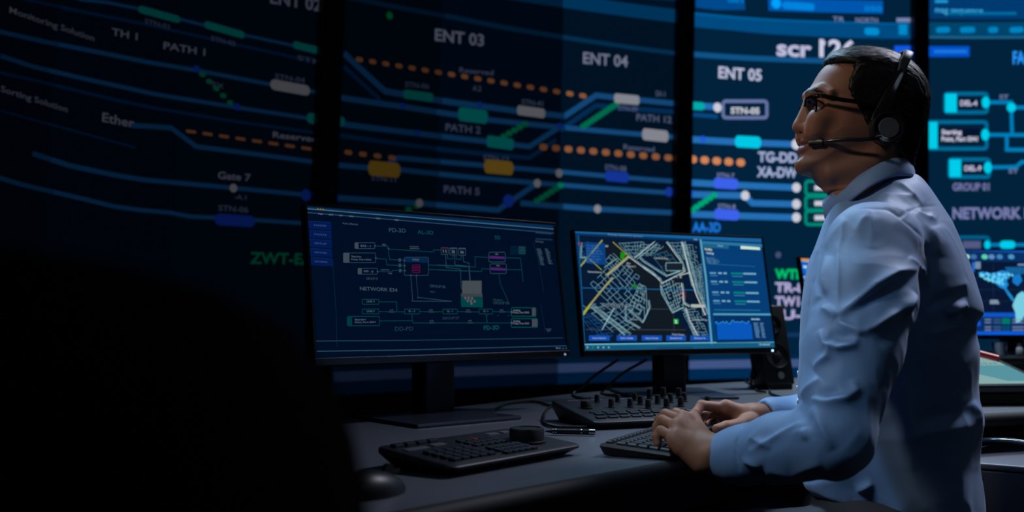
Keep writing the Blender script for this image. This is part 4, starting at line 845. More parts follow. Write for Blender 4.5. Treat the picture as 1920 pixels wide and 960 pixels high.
# ---------------------------------------------------------------- soft solids from distance fields
class Field:
    def __init__(s, lo, hi, h):
        s.h = h; s.lo = np.array(lo, float); s.n = np.ceil((np.array(hi)-s.lo)/h).astype(int)+1
        s.ax = [(s.lo[i]+h*np.arange(s.n[i])).astype(np.float32) for i in range(3)]; s.F = np.full(s.n, .08, np.float32)
    def sub(s, lo, hi):
        sl = []
        for i in range(3):
            a = max(0, int((lo[i]-s.lo[i])/s.h)); b = min(s.n[i], int((hi[i]-s.lo[i])/s.h)+2)
            if b <= a: return None
            sl.append(slice(a, b))
        return tuple(sl), s.ax[0][sl[0]][:, None, None], s.ax[1][sl[1]][None, :, None], s.ax[2][sl[2]][None, None, :]
    def put(s, fn, lo, hi, k, op='u'):
        m = k+.012; r = s.sub(np.array(lo)-m, np.array(hi)+m)
        if r is None: return
        sl, x, y, z = r; d = fn(x, y, z).astype(np.float32); a = s.F[sl]
        if op == 'u': h = np.maximum(k-np.abs(a-d), 0)/k; s.F[sl] = np.minimum(a, d)-h*h*k*.25
        else: d = -d; h = np.maximum(k-np.abs(a-d), 0)/k; s.F[sl] = np.maximum(a, d)+h*h*k*.25
    def caps(s, a, b, ra, rb, k=.01, op='u'):
        a = np.array(a, float); b = np.array(b, float); ba = b-a; L2 = max(float(ba@ba), 1e-12); R = max(ra, rb)
        def fn(x, y, z):
            t = np.clip(((x-a[0])*ba[0]+(y-a[1])*ba[1]+(z-a[2])*ba[2])/L2, 0, 1)
            return np.sqrt((x-a[0]-t*ba[0])**2+(y-a[1]-t*ba[1])**2+(z-a[2]-t*ba[2])**2)-(ra+(rb-ra)*t)
        s.put(fn, np.minimum(a, b)-R, np.maximum(a, b)+R, k, op)
    def chain(s, pts, rr, k=.01, op='u'):
        for i in range(len(pts)-1): s.caps(pts[i], pts[i+1], rr[i], rr[i+1], k, op)
    def ell(s, c, r, k=.01, op='u', M=None):      # M: rows are the ellipsoid's axes
        c = np.array(c, float); R = max(r); M = np.eye(3) if M is None else np.array(M)
        def fn(x, y, z):
            dx, dy, dz_ = x-c[0], y-c[1], z-c[2]; q = [M[i][0]*dx+M[i][1]*dy+M[i][2]*dz_ for i in range(3)]
            k0 = np.sqrt((q[0]/r[0])**2+(q[1]/r[1])**2+(q[2]/r[2])**2); k1 = np.sqrt((q[0]/r[0]**2)**2+(q[1]/r[1]**2)**2+(q[2]/r[2]**2)**2)+1e-9
            return k0*(k0-1)/k1
        s.put(fn, c-R, c+R, k, op)
    def mesh(s):
        F = s.F; I = F < 0; nx, ny, nz = F.shape
        c = np.zeros((nx-1, ny-1, nz-1), np.int8)
        for i in (0, 1):
            for j in (0, 1):
                for k in (0, 1): c += I[i:nx-1+i, j:ny-1+j, k:nz-1+k]
        act = (c > 0) & (c < 8); idx = np.full(act.shape, -1, np.int32); A = np.argwhere(act); idx[act] = np.arange(len(A))
        pos = np.zeros((len(A), 3)); cnt = np.zeros(len(A)); off = [np.array(o) for o in np.ndindex(2, 2, 2)]
        for a in off:
            for b in off:
                d = b-a
                if d.min() < 0 or d.sum() != 1: continue
                fa = F[tuple((A+a).T)]; fb = F[tuple((A+b).T)]; m = (fa < 0) != (fb < 0)
                t = np.where(m, fa/np.where(m, fa-fb, 1), 0)
                pos += m[:, None]*(a+t[:, None]*d); cnt += m
        V = s.lo+s.h*(A+pos/cnt[:, None]); Q = []
        for ax in range(3):
            sl0 = [slice(1, -1)]*3; sl0[ax] = slice(0, -1); sl1 = [slice(1, -1)]*3; sl1[ax] = slice(1, None)
            a = I[tuple(sl0)]; b = I[tuple(sl1)]; E = np.argwhere(a != b); inside = a[a != b]
            base = E+1; base[:, ax] -= 1
            u, v = (ax+1) % 3, (ax+2) % 3
            def cell(du, dv): q = base.copy(); q[:, u] += du; q[:, v] += dv; return idx[tuple(q.T)]
            q = np.stack([cell(-1, -1), cell(0, -1), cell(0, 0), cell(-1, 0)], 1); q[~inside] = q[~inside][:, ::-1]; Q.append(q)
        return V, np.concatenate(Q)
def vsmooth(V, Q, n=1, lam=.5):
    e = np.concatenate([Q[:, [0, 1]], Q[:, [1, 2]], Q[:, [2, 3]], Q[:, [3, 0]]])
    for _ in range(n):
        S = np.zeros_like(V); c = np.bincount(e[:, 0], minlength=len(V))+np.bincount(e[:, 1], minlength=len(V))
        for k in range(3): S[:, k] = np.bincount(e[:, 0], V[e[:, 1], k], len(V))+np.bincount(e[:, 1], V[e[:, 0], k], len(V))
        V = V+lam*(S/np.maximum(c, 1)[:, None]-V)
    return V
def vnormals(V, Q):
    n = np.cross(V[Q[:, 2]]-V[Q[:, 0]], V[Q[:, 3]]-V[Q[:, 1]]); N = np.zeros_like(V)
    for j in range(4):
        for k in range(3): N[:, k] += np.bincount(Q[:, j], n[:, k], len(V))
    return N/np.maximum(np.linalg.norm(N, axis=1), 1e-12)[:, None]
PERM = np.random.default_rng(11).random((32, 32, 32)).astype(np.float32)
def vnoise(P):
    i = np.floor(P).astype(int); f = P-i; f = f*f*(3-2*f); r = 0
    for a in (0, 1):
        for b in (0, 1):
            for c in (0, 1):
                w_ = (f[:, 0] if a else 1-f[:, 0])*(f[:, 1] if b else 1-f[:, 1])*(f[:, 2] if c else 1-f[:, 2])
                r = r+w_*PERM[(i[:, 0]+a) % 32, (i[:, 1]+b) % 32, (i[:, 2]+c) % 32]
    return r*2-1
def poly_sd(x, y, P):                     # signed distance, positive inside
    P = np.array(P); d = np.full(np.broadcast(x, y).shape, 1e9); ins = np.zeros(d.shape, bool); n = len(P)
    for i in range(n):
        a = P[i]; b = P[(i+1) % n]; e = b-a; L = max(e@e, 1e-12); t = np.clip(((x-a[0])*e[0]+(y-a[1])*e[1])/L, 0, 1)
        d = np.minimum(d, (x-a[0]-t*e[0])**2+(y-a[1]-t*e[1])**2)
        c = (a[1] > y) != (b[1] > y); xi = a[0]+(y-a[1])/(b[1]-a[1] if b[1] != a[1] else 1e-9)*e[0]; ins ^= c & (x < xi)
    return np.where(ins, 1, -1)*np.sqrt(d)
def closed(pts, n=5):
    P = [np.array(p, float) for p in pts]; m = len(P); out = []
    for i in range(m):
        a, b, c, d = P[i-1], P[i], P[(i+1) % m], P[(i+2) % m]
        for k in range(n):
            t = k/n; out.append(.5*((2*b)+(-a+c)*t+(2*a-5*b+4*c-d)*t*t+(-a+3*b-3*c+d)*t**3))
    return np.array(out)
class Frame:                               # a body-local frame: a forward, b up, c towards the left side of the body
    def __init__(s, px, py, d, fwd):
        s.o = W(px, py, d); s.f = np.array([*fwd, 0.0]); s.f /= np.linalg.norm(s.f); s.u = np.array([0, 0, 1.0]); s.l = np.array([-s.f[1], s.f[0], 0]); s.R = np.stack([s.f, s.u, s.l])
    def loc(s, p): return s.R @ (np.array(p)-s.o)
    def at(s, px, py, c=0.0): p = on_plane(px, py, s.o+s.l*c, s.l); return s.loc(p)
    def world(s, V): return s.o + np.asarray(V) @ s.R
def slab(F, fr, outline, D, wfun, k, p=2.0, shape_n=5, lo=None, hi=None, soft=1.0):
    O = closed([fr.at(*q)[:2] for q in outline], shape_n)
    lo2 = O.min(0); hi2 = O.max(0); x = F.ax[0][:, None]; y = F.ax[1][None, :]
    d2 = poly_sd(x.astype(float), y.astype(float), O).astype(np.float32)
    q = 1-np.minimum(d2/D, 1); wv = wfun(F.ax[0][:, None], F.ax[1][None, :]).astype(np.float32)
    def fn(X, Y, Z):
        sx = slice(int(round((float(X.ravel()[0])-F.lo[0])/F.h)), None); ix = int(round((float(X.ravel()[0])-F.lo[0])/F.h)); iy = int(round((float(Y.ravel()[0])-F.lo[1])/F.h))
        qq = q[ix:ix+X.shape[0], iy:iy+Y.shape[1]][:, :, None]; ww = wv[ix:ix+X.shape[0], iy:iy+Y.shape[1]][:, :, None]
        g = (np.abs(qq)**p+np.abs(Z/ww)**p)**(1/p)-1
        return g*np.minimum(D, ww)*.8
    wm = float(wv.max()); F.put(fn, (lo2[0], lo2[1], -wm), (hi2[0], hi2[1], wm), k)

# ---------------------------------------------------------------- the man
person = thing('person', 'man with short black hair in a light blue shirt sitting and typing at the desk', 'person', (.70, 1.84, 0))
PR = np.array([.70, 1.84, 0.0])
skin = mat('skin', (158, 108, 84), .56, noise=.12, nscale=30, bump=.10, bscale=900, spec=.35)
skin.node_tree.nodes['Principled BSDF'].inputs['Subsurface Weight'].default_value = .08
skin.node_tree.nodes['Principled BSDF'].inputs['Subsurface Radius'].default_value = (.012, .005, .003)
beard = mat('shaved_skin', (136, 94, 76), .52, noise=.12, nscale=60, bump=.12, bscale=1200)
lipm = mat('lips', (140, 82, 76), .42, noise=.08)
hairm = mat('black_hair', (12, 11, 11), .50, spec=.35, noise=.2)
shirtm = mat('shirt_cotton', (110, 144, 188), .62, noise=.03, nscale=8, bump=.12, bscale=1500, sheen=.15)

HF = Frame(1632, 200, 1.845, (-.9985, .045))
skull = [(1553, 119), (1537, 135), (1523, 158), (1512, 174), (1511, 184), (1517, 197), (1515, 215), (1509, 235), (1503, 252), (1502, 262), (1503, 275), (1502, 286), (1501, 295), (1498, 304), (1498, 314), (1504, 323), (1518, 331), (1545, 337), (1580, 331), (1615, 318), (1650, 298), (1682, 275), (1712, 238), (1726, 200), (1726, 165), (1714, 135), (1690, 113), (1650, 102), (1610, 99), (1575, 105)]
def hw(x, y):                              # half width of the head by height
    zz = np.array([HF.at(1632, p, 0)[1] for p in (345, 325, 300, 270, 235, 195, 160, 120, 95)]); ww = np.array([.040, .048, .058, .066, .0705, .073, .075, .076, .074])
    v = np.interp(y, zz, ww); fx = np.clip((x+.02)/.14, 0, 1); return v*(1-.14*fx**1.5)+x*0
F = Field((-.135, -.27, -.105), (.17, .125, .105), .00165)
slab(F, HF, skull, .068, hw, .01)
def H(px, py, c=0.0):
    v = HF.at(px, py, abs(c)); v[2] = c; return v
def Hm(px, py, c): return H(px, py, c)
# neck into the collar
F.caps(H(1634, 268, 0), H(1632, 330, 0), .052, .056, .03); F.caps(H(1632, 330, 0), H(1655, 430, 0), .057, .066, .02); F.caps(H(1590, 312, 0), H(1604, 372, 0), .034, .044, .045)
for s in (1, -1):
    F.caps(H(1672, 262, .05*s), H(1585, 385, .02*s), .010, .012, .03)
    F.ell(H(1536, 222, .040*s), (.020, .018, .020), .022)                # cheek bone
    F.ell(H(1527, 246, .036*s), (.015, .018, .015), .018)                # smiling cheek
    F.caps(H(1519, 176, .012*s), H(1537, 170, .038*s), .0075, .007, .012); F.caps(H(1537, 170, .038*s), H(1556, 176, .058*s), .007, .007, .012)
    F.ell(H(1529, 195, .033*s), (.0135, .0115, .018), .010, 'c')          # eye socket
    F.ell(H(1540, 196, .032*s), (.0122, .0122, .0122), .002)             # eyeball
    F.chain([H(1526, 195, .020*s), H(1530, 189, .030*s), H(1541, 190, .041*s), H(1552, 196, .048*s)], [.0030, .0048, .0045, .003], .003)
    F.chain([H(1527, 200, .021*s), H(1533, 203, .031*s), H(1543, 202, .041*s), H(1552, 198, .048*s)], [.0030, .0046, .0044, .003], .004)
    F.ell(H(1534, 208, .034*s), (.008, .007, .013), .010)
    F.caps(H(1640, 300, .056*s), H(1560, 326, .034*s), .007, .008, .03)  # jaw line
    # ear
    F.ell(H(1668, 232, .073*s), (.017, .030, .008), .006); F.ell(H(1666, 228, .079*s), (.010, .018, .006), .004, 'c'); F.ell(H(1661, 256, .072*s), (.008, .010, .006), .004)
# nose
F.caps(H(1515, 196, 0), H(1499, 230, 0), .0068, .0095, .010); F.ell(H(1498, 238.5, 0), (.0125, .0115, .0125), .006)
F.caps(H(1519, 200, 0), H(1512, 238, 0), .010, .013, .014)
for s in (1, -1):
    F.ell(H(1512, 239.5, .0135*s), (.0112, .0092, .0070), .005); F.ell(H(1503.5, 248.5, .0065*s), (.0050, .0030, .0032), .0025, 'c')
    F.chain([H(1519, 236, .019*s), H(1521, 248, .0265*s), H(1527, 262, .0345*s)], [.0022, .0028, .0020], .006, 'c')
F.caps(H(1500, 246, 0), H(1500, 258, 0), .0040, .0045, .008)
# mouth: smiling, lips a little apart
F.chain([H(1504, 265.5, 0), H(1507, 265.5, .012), H(1517, 265, .025)], [.0040, .0036, .002], .006); F.chain([H(1504, 265.5, 0), H(1507, 265.5, -.012), H(1517, 265, -.025)], [.0040, .0036, .002], .006)
for s in (1, -1):
    F.chain([H(1503.5, 281, 0), H(1507, 280.5, .011*s), H(1518, 273, .025*s)], [.0052, .0046, .0022], .006)
    F.chain([H(1497, 273, 0), H(1502, 272.5, .012*s), H(1512, 270, .022*s), H(1522, 266, .029*s)], [.0019, .0019, .0016, .0012], .0022, 'c')
F.ell(H(1506, 310, 0), (.012, .013, .017), .015); F.caps(H(1497, 294, -.010), H(1497, 294, .010), .0030, .0030, .008, 'c')
V, Q = F.mesh(); V = vsmooth(V, Q, 2, .45)
headV, headQ = HF.world(V), Q
# colour zones of the head: shaved cheek, lips
fc = V[Q].mean(1); zone = np.zeros(len(Q), int)
bl = np.array([H(1540, p, .03)[1] for p in (262, 300)])
pa, pb = H(1505, 262, .0), H(1655, 230, .06)
line = pa[1]+(fc[:, 0]-pa[0])/(pb[0]-pa[0])*(pb[1]-pa[1])
zone[(fc[:, 1] < line-.004*vnoise(fc*90)) & (fc[:, 1] > H(1540, 352, 0)[1]) & ~((fc[:, 0] > H(1545, 262, 0)[0]) & (fc[:, 1] > H(1505, 256, 0)[1]))] = 1
for yy, tz in ((265.5, .0052), (281, .0060)):
    a0 = H(1501, yy, 0); m = (np.abs(fc[:, 1]-a0[1]) < tz) & (fc[:, 0] > H(1508.5, yy, 0)[0]-np.abs(fc[:, 2])*.9) & (np.abs(fc[:, 2]) < .021) & (fc[:, 0] < H(1495, yy, 0)[0]+.02); zone[m] = 2

for s in (1, -1):
    ch = spline([H(1516, 176, .012*s), H(1524, 170, .022*s), H(1540, 167.5, .040*s), H(1558, 175, .058*s)], 5); dm = np.full(len(fc), 1.0)
    for i, q in enumerate(ch): dm = np.minimum(dm, np.linalg.norm((fc-q)*np.array([.10, 1, .45]), axis=1)-.0034*math.sin(math.pi*(.12+.8*i/len(ch))))
    zone[(dm < .0006*vnoise(fc*700)) & (fc[:, 2]*s > .006)] = 3
# ---- hands, in world metres
def handmesh(chains, palm, wrist, extra, h=.0013):
    allp = np.array([p for c, _ in chains for p in c]+[p for p, _ in palm]+[wrist[0], wrist[1]]+[p for e in extra for p in e[0]])
    F = Field(allp.min(0)-.035, allp.max(0)+.035, h)
    for (p, r) in palm: pass
    for i in range(len(palm)-1):
        F.caps(wrist[0], palm[i][0], .021, palm[i][1], .016)
    F.caps(wrist[0], palm[-1][0], .021, palm[-1][1], .016)
    for a, b in zip(palm, palm[1:]): F.caps(a[0], b[0], a[1], b[1], .010)
    F.caps(wrist[1], wrist[0], wrist[3], wrist[2], .018)
    for pts, rr in chains: F.chain(pts, rr, .0035)
    for e in extra: F.chain(e[0], e[1], e[2], e[3])
    V, Q = F.mesh(); return vsmooth(V, Q, 2, .45), Q
Wp = lambda x, y, d: W(x, y, d)
# near (left) hand
wr = Wp(1334, 851, 1.665); wr2 = Wp(1420, 848, 1.610)
mP, mR, mM, mI = Wp(1266, 821, 1.672), Wp(1271, 801, 1.70), Wp(1281, 789, 1.725), Wp(1299, 785, 1.752)
chains = [([mP, Wp(1239, 808, 1.695), Wp(1231, 819, 1.695), Wp(1233, 832, 1.69)], [.0095, .0086, .0075, .0065]),
          ([mR, Wp(1242, 788, 1.73), Wp(1232, 800, 1.735), Wp(1231, 815, 1.73)], [.0102, .0092, .008, .007]),
          ([mM, Wp(1248, 777, 1.765), Wp(1236, 787, 1.775), Wp(1232, 800, 1.775)], [.0105, .0094, .0082, .0072]),
          ([mI, Wp(1268, 775, 1.80), Wp(1256, 784, 1.815), Wp(1252, 795, 1.82)], [.0105, .0092, .0082, .0072]),
          ([Wp(1325, 838, 1.72), Wp(1308, 818, 1.775), Wp(1293, 808, 1.80), Wp(1281, 806, 1.81)], [.016, .0125, .0105, .0085])]
palm = [(mP+np.array([0, 0, -.003]), .0125), (mR, .0118), (mM, .0118), (mI+np.array([0, 0, -.002]), .0125)]
ext = [([Wp(1316, 865, 1.655), Wp(1284, 842, 1.665)], [.021, .0165], .02, 'u'), ([Wp(1322, 840, 1.655), mR+np.array([0, 0, .0115])], [.0048, .0032], .006, 'u'), ([Wp(1325, 835, 1.675), mM+np.array([0, 0, .012])], [.0048, .0032], .006, 'u'), ([Wp(1312, 842, 1.650), Wp(1298, 822, 1.668), Wp(1283, 812, 1.676)], [.0022, .0022, .0016], .003, 'u'), ([Wp(1318, 850, 1.65), mP+np.array([0, -.002, .008])], [.0035, .0026], .008, 'u'),
       ([Wp(1330, 833, 1.70), mI+np.array([0, 0, .010])], [.0035, .0026], .008, 'u'), ([Wp(1326, 852, 1.642), Wp(1328, 851, 1.640)], [.010, .010], .010, 'u')]
nv = [mP, mR, mM, mI]
for p in nv: ext.append(([p+np.array([.002, 0, .007]), p+np.array([.0021, 0, .007])], [.0050, .0050], .006, 'u'))
HV1, HQ1 = handmesh(chains, palm, (wr, wr2, .0275, .030), ext)
# far (right) hand: thumb towards the viewer
wf = Wp(1418, 786, 1.935); wf2 = Wp(1490, 786, 1.96)
fI, fM_, fR, fP = Wp(1361, 765, 1.925), Wp(1356, 768, 1.955), Wp(1354, 773, 1.98), Wp(1356, 780, 2.0)
chains = [([fI, Wp(1315, 760, 1.915), Wp(1304, 774, 1.90), Wp(1294, 787, 1.885)], [.0108, .0096, .0084, .0072]),
          ([fM_, Wp(1326, 773, 1.94), Wp(1316, 781, 1.925), Wp(1312, 790, 1.915)], [.0108, .0096, .0084, .0072]),
          ([fR, Wp(1330, 775, 1.985), Wp(1318, 784, 1.98), Wp(1314, 795, 1.965)], [.0102, .0092, .008, .0072]),
          ([fP, Wp(1336, 785, 2.01), Wp(1325, 790, 2.005), Wp(1320, 797, 1.99)], [.0092, .0082, .0072, .0065]),
          ([Wp(1410, 792, 1.91), Wp(1386, 800, 1.88), Wp(1362, 801, 1.865), Wp(1344, 804, 1.855)], [.018, .0145, .0115, .0088])]
palm = [(fI, .0125), (fM_, .012), (fR, .012), (fP, .0125)]
ext = [([wf+np.array([0, 0, .004]), fI+np.array([0, 0, .006])], [.008, .006], .012, 'u'), ([Wp(1405, 789, 1.89), Wp(1366, 797, 1.868)], [.005, .004], .008, 'u'), ([Wp(1420, 776, 1.92), Wp(1421, 776, 1.92)], [.010, .010], .012, 'u'),
       ([Wp(1400, 800, 1.90), Wp(1375, 790, 1.95)], [.016, .010], .02, 'u')]
for p in (fI, fM_, fR): ext.append(([p+np.array([.001, 0, .005]), p+np.array([.0011, 0, .005])], [.0062, .0062], .006, 'u'))
HV2, HQ2 = handmesh(chains, palm, (wf, wf2, .025, .028), ext)
# hidden trunk of the body inside the clothes joins head and arms
TF = Frame(1670, 600, 1.83, (-.94, .34))
# near shoulder, elbow, wrist and the far ones
Sn, En, Wn = W(1632, 466, 1.66), W(1568, 823, 1.50), W(1372, 856, 1.645)
Sf = TF.world(TF.loc(Sn)*np.array([1, 1, -1])+np.array([0, 0, .01])); Ef, Wf_ = W(1622, 776, 2.03), W(1450, 787, 1.945)
F = Field((-.2, -.52, -.36), (.48, .32, .46), .009); L = TF.loc
ne = TF.loc(HF.world([H(1655, 420, 0)])[0])
F.caps(ne, ne+np.array([-.02, -.12, 0]), .062, .07, .03)
F.ell(TF.at(1672, 560, 0), (.105, .20, .14), .03); F.ell(TF.at(1680, 800, 0), (.10, .20, .13), .03); F.caps(L(Sn), L(Sf), .05, .05, .04)
F.chain([L(Sn), L(En), L(Wn), L(wr)], [.048, .036, .026, .024], .02); F.chain([L(Sf), L(Ef), L(Wf_), L(wf)], [.048, .036, .026, .025], .02)
V, Q = F.mesh(); V = vsmooth(V, Q, 2); trV, trQ = TF.world(V), Q
parts = [(headV, headQ, zone), (HV1, HQ1, None), (HV2, HQ2, None), (trV, trQ, None)]
VV, QQ, MI = [], [], []; o = 0
for v, q, z in parts:
    VV.append(v); QQ.append(q+o); o += len(v); MI.append(z if z is not None else np.zeros(len(q), int))
meshobj('body', np.concatenate(VV)-PR, np.concatenate(QQ), [skin, beard, lipm, hairm], person, smooth=True, midx=np.concatenate(MI).tolist())
# teeth just behind the lips, eyeballs, eyebrows
bm = bmesh.new()
for k in range(-4, 5):
    c = HF.world([H(1508+abs(k)**1.7*.7, 271.5, k*.0046)])[0]-PR; bx(bm, c, (.004, .0048, .0062), math.atan2(HF.f[1], HF.f[0])+k*.16, .001)
bmobj('teeth', bm, mat('teeth', (196, 186, 172), .3), person, smooth=True)
for s in (1, -1):
    e0 = HF.world([H(1540, 196.2, .032*s)])[0]
    bm = bmesh.new(); bmesh.ops.create_uvsphere(bm, u_segments=24, v_segments=16, radius=.0125, matrix=Matrix.Translation(Vector(e0-PR))); eo = bmobj('eye', bm, mat('eye_white', (176, 170, 166), .2), person, smooth=True)
    bm = bmesh.new(); q = e0+HF.f*.0088; bmesh.ops.create_uvsphere(bm, u_segments=20, v_segments=12, radius=.0058, matrix=Matrix.Translation(Vector(q-PR))); bmobj('iris', bm, mat('iris_dark', (22, 14, 10), .1), eo, smooth=True)

# hair
hair_out = [(1545, 124), (1546, 113), (1557, 101), (1579, 92.5), (1615, 89), (1652, 94), (1682, 106), (1707, 124), (1725, 146), (1737, 175), (1738, 200), (1731, 235), (1721, 265), (1714, 292), (1708, 318), (1690, 330), (1640, 330), (1560, 336), (1512, 320), (1498, 280), (1502, 230), (1510, 180), (1524, 148), (1538, 132)]
region = [H(1520, 108, 0)[:2], H(1543, 125, .0)[:2], H(1556, 119, .03)[:2], H(1578, 118.5, .05)[:2], H(1602, 119, .062)[:2], H(1600, 134, .07)[:2], H(1594, 148, .073)[:2], H(1593, 163, .074)[:2], H(1598, 178, .075)[:2], H(1608, 194, .075)[:2], H(1618, 210, .075)[:2], H(1626, 232, .075)[:2], H(1640, 240, .075)[:2], H(1650, 226, .075)[:2], H(1662, 262, .075)[:2], H(1678, 288, .06)[:2], H(1694, 306, .03)[:2], H(1712, 322, 0)[:2], H(1775, 300, 0)[:2], H(1775, 60, 0)[:2], H(1520, 60, 0)[:2]]
F = Field((-.14, -.14, -.11), (.13, .135, .11), .0018)
slab(F, HF, hair_out, .070, lambda x, y: hw(x, y)*1.0+.0050, .006)
R2 = poly_sd(F.ax[0][:, None].astype(float), F.ax[1][None, :].astype(float), np.array(region)).astype(np.float32)
n1 = vnoise(np.stack(np.meshgrid(F.ax[0]*160, F.ax[1]*160, [0], indexing='ij'), -1).reshape(-1, 3)).reshape(R2.shape)
d = -(R2+n1*.0012)[:, :, None]; k = .006; h_ = np.maximum(k-np.abs(F.F-d), 0)/k; F.F = np.maximum(F.F, d)+h_*h_*k*.25
V, Q = F.mesh(); V = vsmooth(V, Q, 1, .4); N = vnormals(V, Q)
# strands: ridges run back and down from the front
ang = np.arctan2(V[:, 1]-.0, V[:, 0]+.02); rad = np.hypot(V[:, 1], V[:, 0]+.02)
st = vnoise(np.stack([ang*5+V[:, 0]*6, V[:, 2]*230+rad*60, rad*240], 1)); st2 = vnoise(np.stack([ang*9, V[:, 2]*480, rad*430], 1))
lowb = np.clip((-.01-V[:, 0])/.06, 0, 1)
V = V+N*(st*(.0005+.0014*lowb)+st2*(.0003+.0004*lowb))[:, None]
meshobj('hair', HF.world(V)-PR, Q, hairm, person, smooth=True)
# loose strands on the crown, the back and the nape
sv = []; rg = random.Random(4); C2 = H(1640, 205, 0)
cand = np.where(((V[:, 0] < .0) | (V[:, 1] > .06)) & (N[:, 2]*V[:, 2] > -.001))[0]; pick = np.random.default_rng(5).choice(cand, 3200, replace=False)
bm = bmesh.new()
for i in pick:
    p = V[i]; n = N[i]; t = np.array([-1.0, -.35 if p[1] > .03 else -1.6, .25*np.sign(p[2])]) if p[0] > -.06 else np.array([-.15, -1, .0]); t = t-n*(t@n); t /= np.linalg.norm(t)+1e-9; L_ = rg.uniform(.012, .026); s_ = np.cross(n, t)*.00035
    P = [p+n*.0002, p+t*L_*.5+n*.0016, p+t*L_+n*rg.uniform(.0004, .0028)+np.array([rg.uniform(-1, 1), rg.uniform(-1, 1), rg.uniform(-1, 1)])*.001]
    P = [HF.world([q])[0]-PR for q in P]; s_ = s_ @ HF.R
    a = [bm.verts.new(tuple(P[0]-s_)), bm.verts.new(tuple(P[1]-s_)), bm.verts.new(tuple(P[2])), bm.verts.new(tuple(P[1]+s_)), bm.verts.new(tuple(P[0]+s_))]; bm.faces.new(a)
me = bpy.data.meshes.new('hair_strands'); bm.to_mesh(me); bm.free(); me.materials.append(hairm); ho = link(bpy.data.objects.new('hair_strands', me)); ho.parent = person

# ---------------------------------------------------------------- shirt
T = TF.at
F = Field((-.27, -.48, -.30), (.46, .31, .46), .0030)
torso = [(1572, 372), (1556, 392), (1541, 430), (1524, 478), (1510, 540), (1503, 600), (1500, 665), (1499, 720), (1503, 790), (1507, 860), (1509, 903), (1545, 935), (1600, 962), (1650, 1010), (1840, 1030), (1845, 970), (1840, 915), (1833, 868), (1836, 825), (1841, 785), (1834, 735), (1836, 670), (1830, 612), (1841, 592), (1841, 572), (1830, 535), (1815, 490), (1793, 435), (1767, 388), (1740, 350), (1712, 328), (1665, 330), (1615, 352)]
def tw(x, y):
    zz = [T(1670, p, 0)[1] for p in (1030, 900, 760, 620, 520, 440, 390, 345, 320)]
    return np.interp(y, zz, [.165, .158, .152, .165, .172, .162, .116, .066, .045])+x*0
slab(F, TF, torso, .135, tw, .02, p=2.1)
# shoulders
nk = T(1668, 392, 0); F.caps(nk+np.array([-.012, 0, .05]), L(Sn)+np.array([-.015, .012, -.03]), .038, .058, .03); F.caps(nk+np.array([-.012, 0, -.05]), L(Sf)+np.array([-.015, .012, .03]), .038, .058, .03)
Um = Sn*.45+En*.55; Fm = En*.5+Wn*.5
F.chain([L(Sn), L(Sn*.7+En*.3)+np.array([-.004, 0, 0]), L(Um)+np.array([.0, 0, 0]), L(En)], [.074, .074, .068, .053], .03)
F.chain([L(En), L(Fm)+np.array([0, .002, 0]), L(Wn*.85+En*.15), L(Wn)], [.053, .050, .042, .0405], .02)
F.caps(L(Wn*.93+En*.07), L(Wn+(Wn-En)*.06), .0405, .0375, .006)
F.chain([L(Sf), L(Ef), L(Wf_*.5+Ef*.5), L(Wf_)], [.072, .058, .048, .040], .03)
for wv_, ev, c in ((Wn, En, wr), (Wf_, Ef, wf)):
    d = (wv_-ev)/np.linalg.norm(wv_-ev); F.caps(L(wv_-d*.02), L(wv_+d*.09), .0315 if c is wr else .0315, .0335, .003, 'c')
# folds: ridges and valleys laid over the surface
def fold(pts, r, k=.018, near=True, op='u', lift=.0):
    pass
V, Q = F.mesh(); V = vsmooth(V, Q, 3, .5); N = vnormals(vsmooth(V, Q, 4, .5), Q); Wv = TF.world(V)
cam = np.array([0, 0, CAMH]); dv = Wv-cam; ff = dv[:, 1]*CP+dv[:, 2]*SP; sx = 960+FPX*dv[:, 0]/ff; sy = 480-FPX*(-dv[:, 1]*SP+dv[:, 2]*CP)/ff
Nw = N @ TF.R; face = np.clip(-(Nw*dv).sum(1)/np.linalg.norm(dv, axis=1)*3+.15, 0, 1)
far_arm = ((Wv-Ef) @ TF.l < .05) & (V[:, 0] > .17)
disp = np.zeros(len(V))
def stroke(pts, amp, width, sharp=1.0, side=0.0, mask=None):
    P = [np.array(p, float) for p in pts]; best = np.full(len(V), 1e9); sd = np.zeros(len(V)); tt = np.zeros(len(V)); LL = sum(np.linalg.norm(b-a) for a, b in zip(P, P[1:])); acc = 0
    for a, b in zip(P, P[1:]):
        e = b-a; l2 = e@e; t = np.clip(((sx-a[0])*e[0]+(sy-a[1])*e[1])/l2, 0, 1); dx = sx-a[0]-t*e[0]; dy = sy-a[1]-t*e[1]; d = np.hypot(dx, dy); m = d < best
        best = np.where(m, d, best); sd = np.where(m, np.sign(e[0]*dy-e[1]*dx), sd); tt = np.where(m, (acc+t*math.sqrt(l2))/LL, tt); acc += math.sqrt(l2)
    env = np.sin(np.clip(tt, 0, 1)*math.pi)**.65; wd = width*np.where(sd > 0, 1+side, 1-side)
    x = best/wd; g = np.exp(-x**2*1.2) if amp < 0 else np.exp(-1.55*(np.sqrt(x*x+.03)-.17))
    disp[:] += amp*env*g*face*(~far_arm if mask is None else mask)
def X5(*p): return [(1490+a/3.692, 440+b/3.692) for a, b in p]
def X6(*p): return [(1320+a/3.428, 680+b/3.428) for a, b in p]
def X4(*p): return [(1520+a/4.8, 280+b/4.8) for a, b in p]
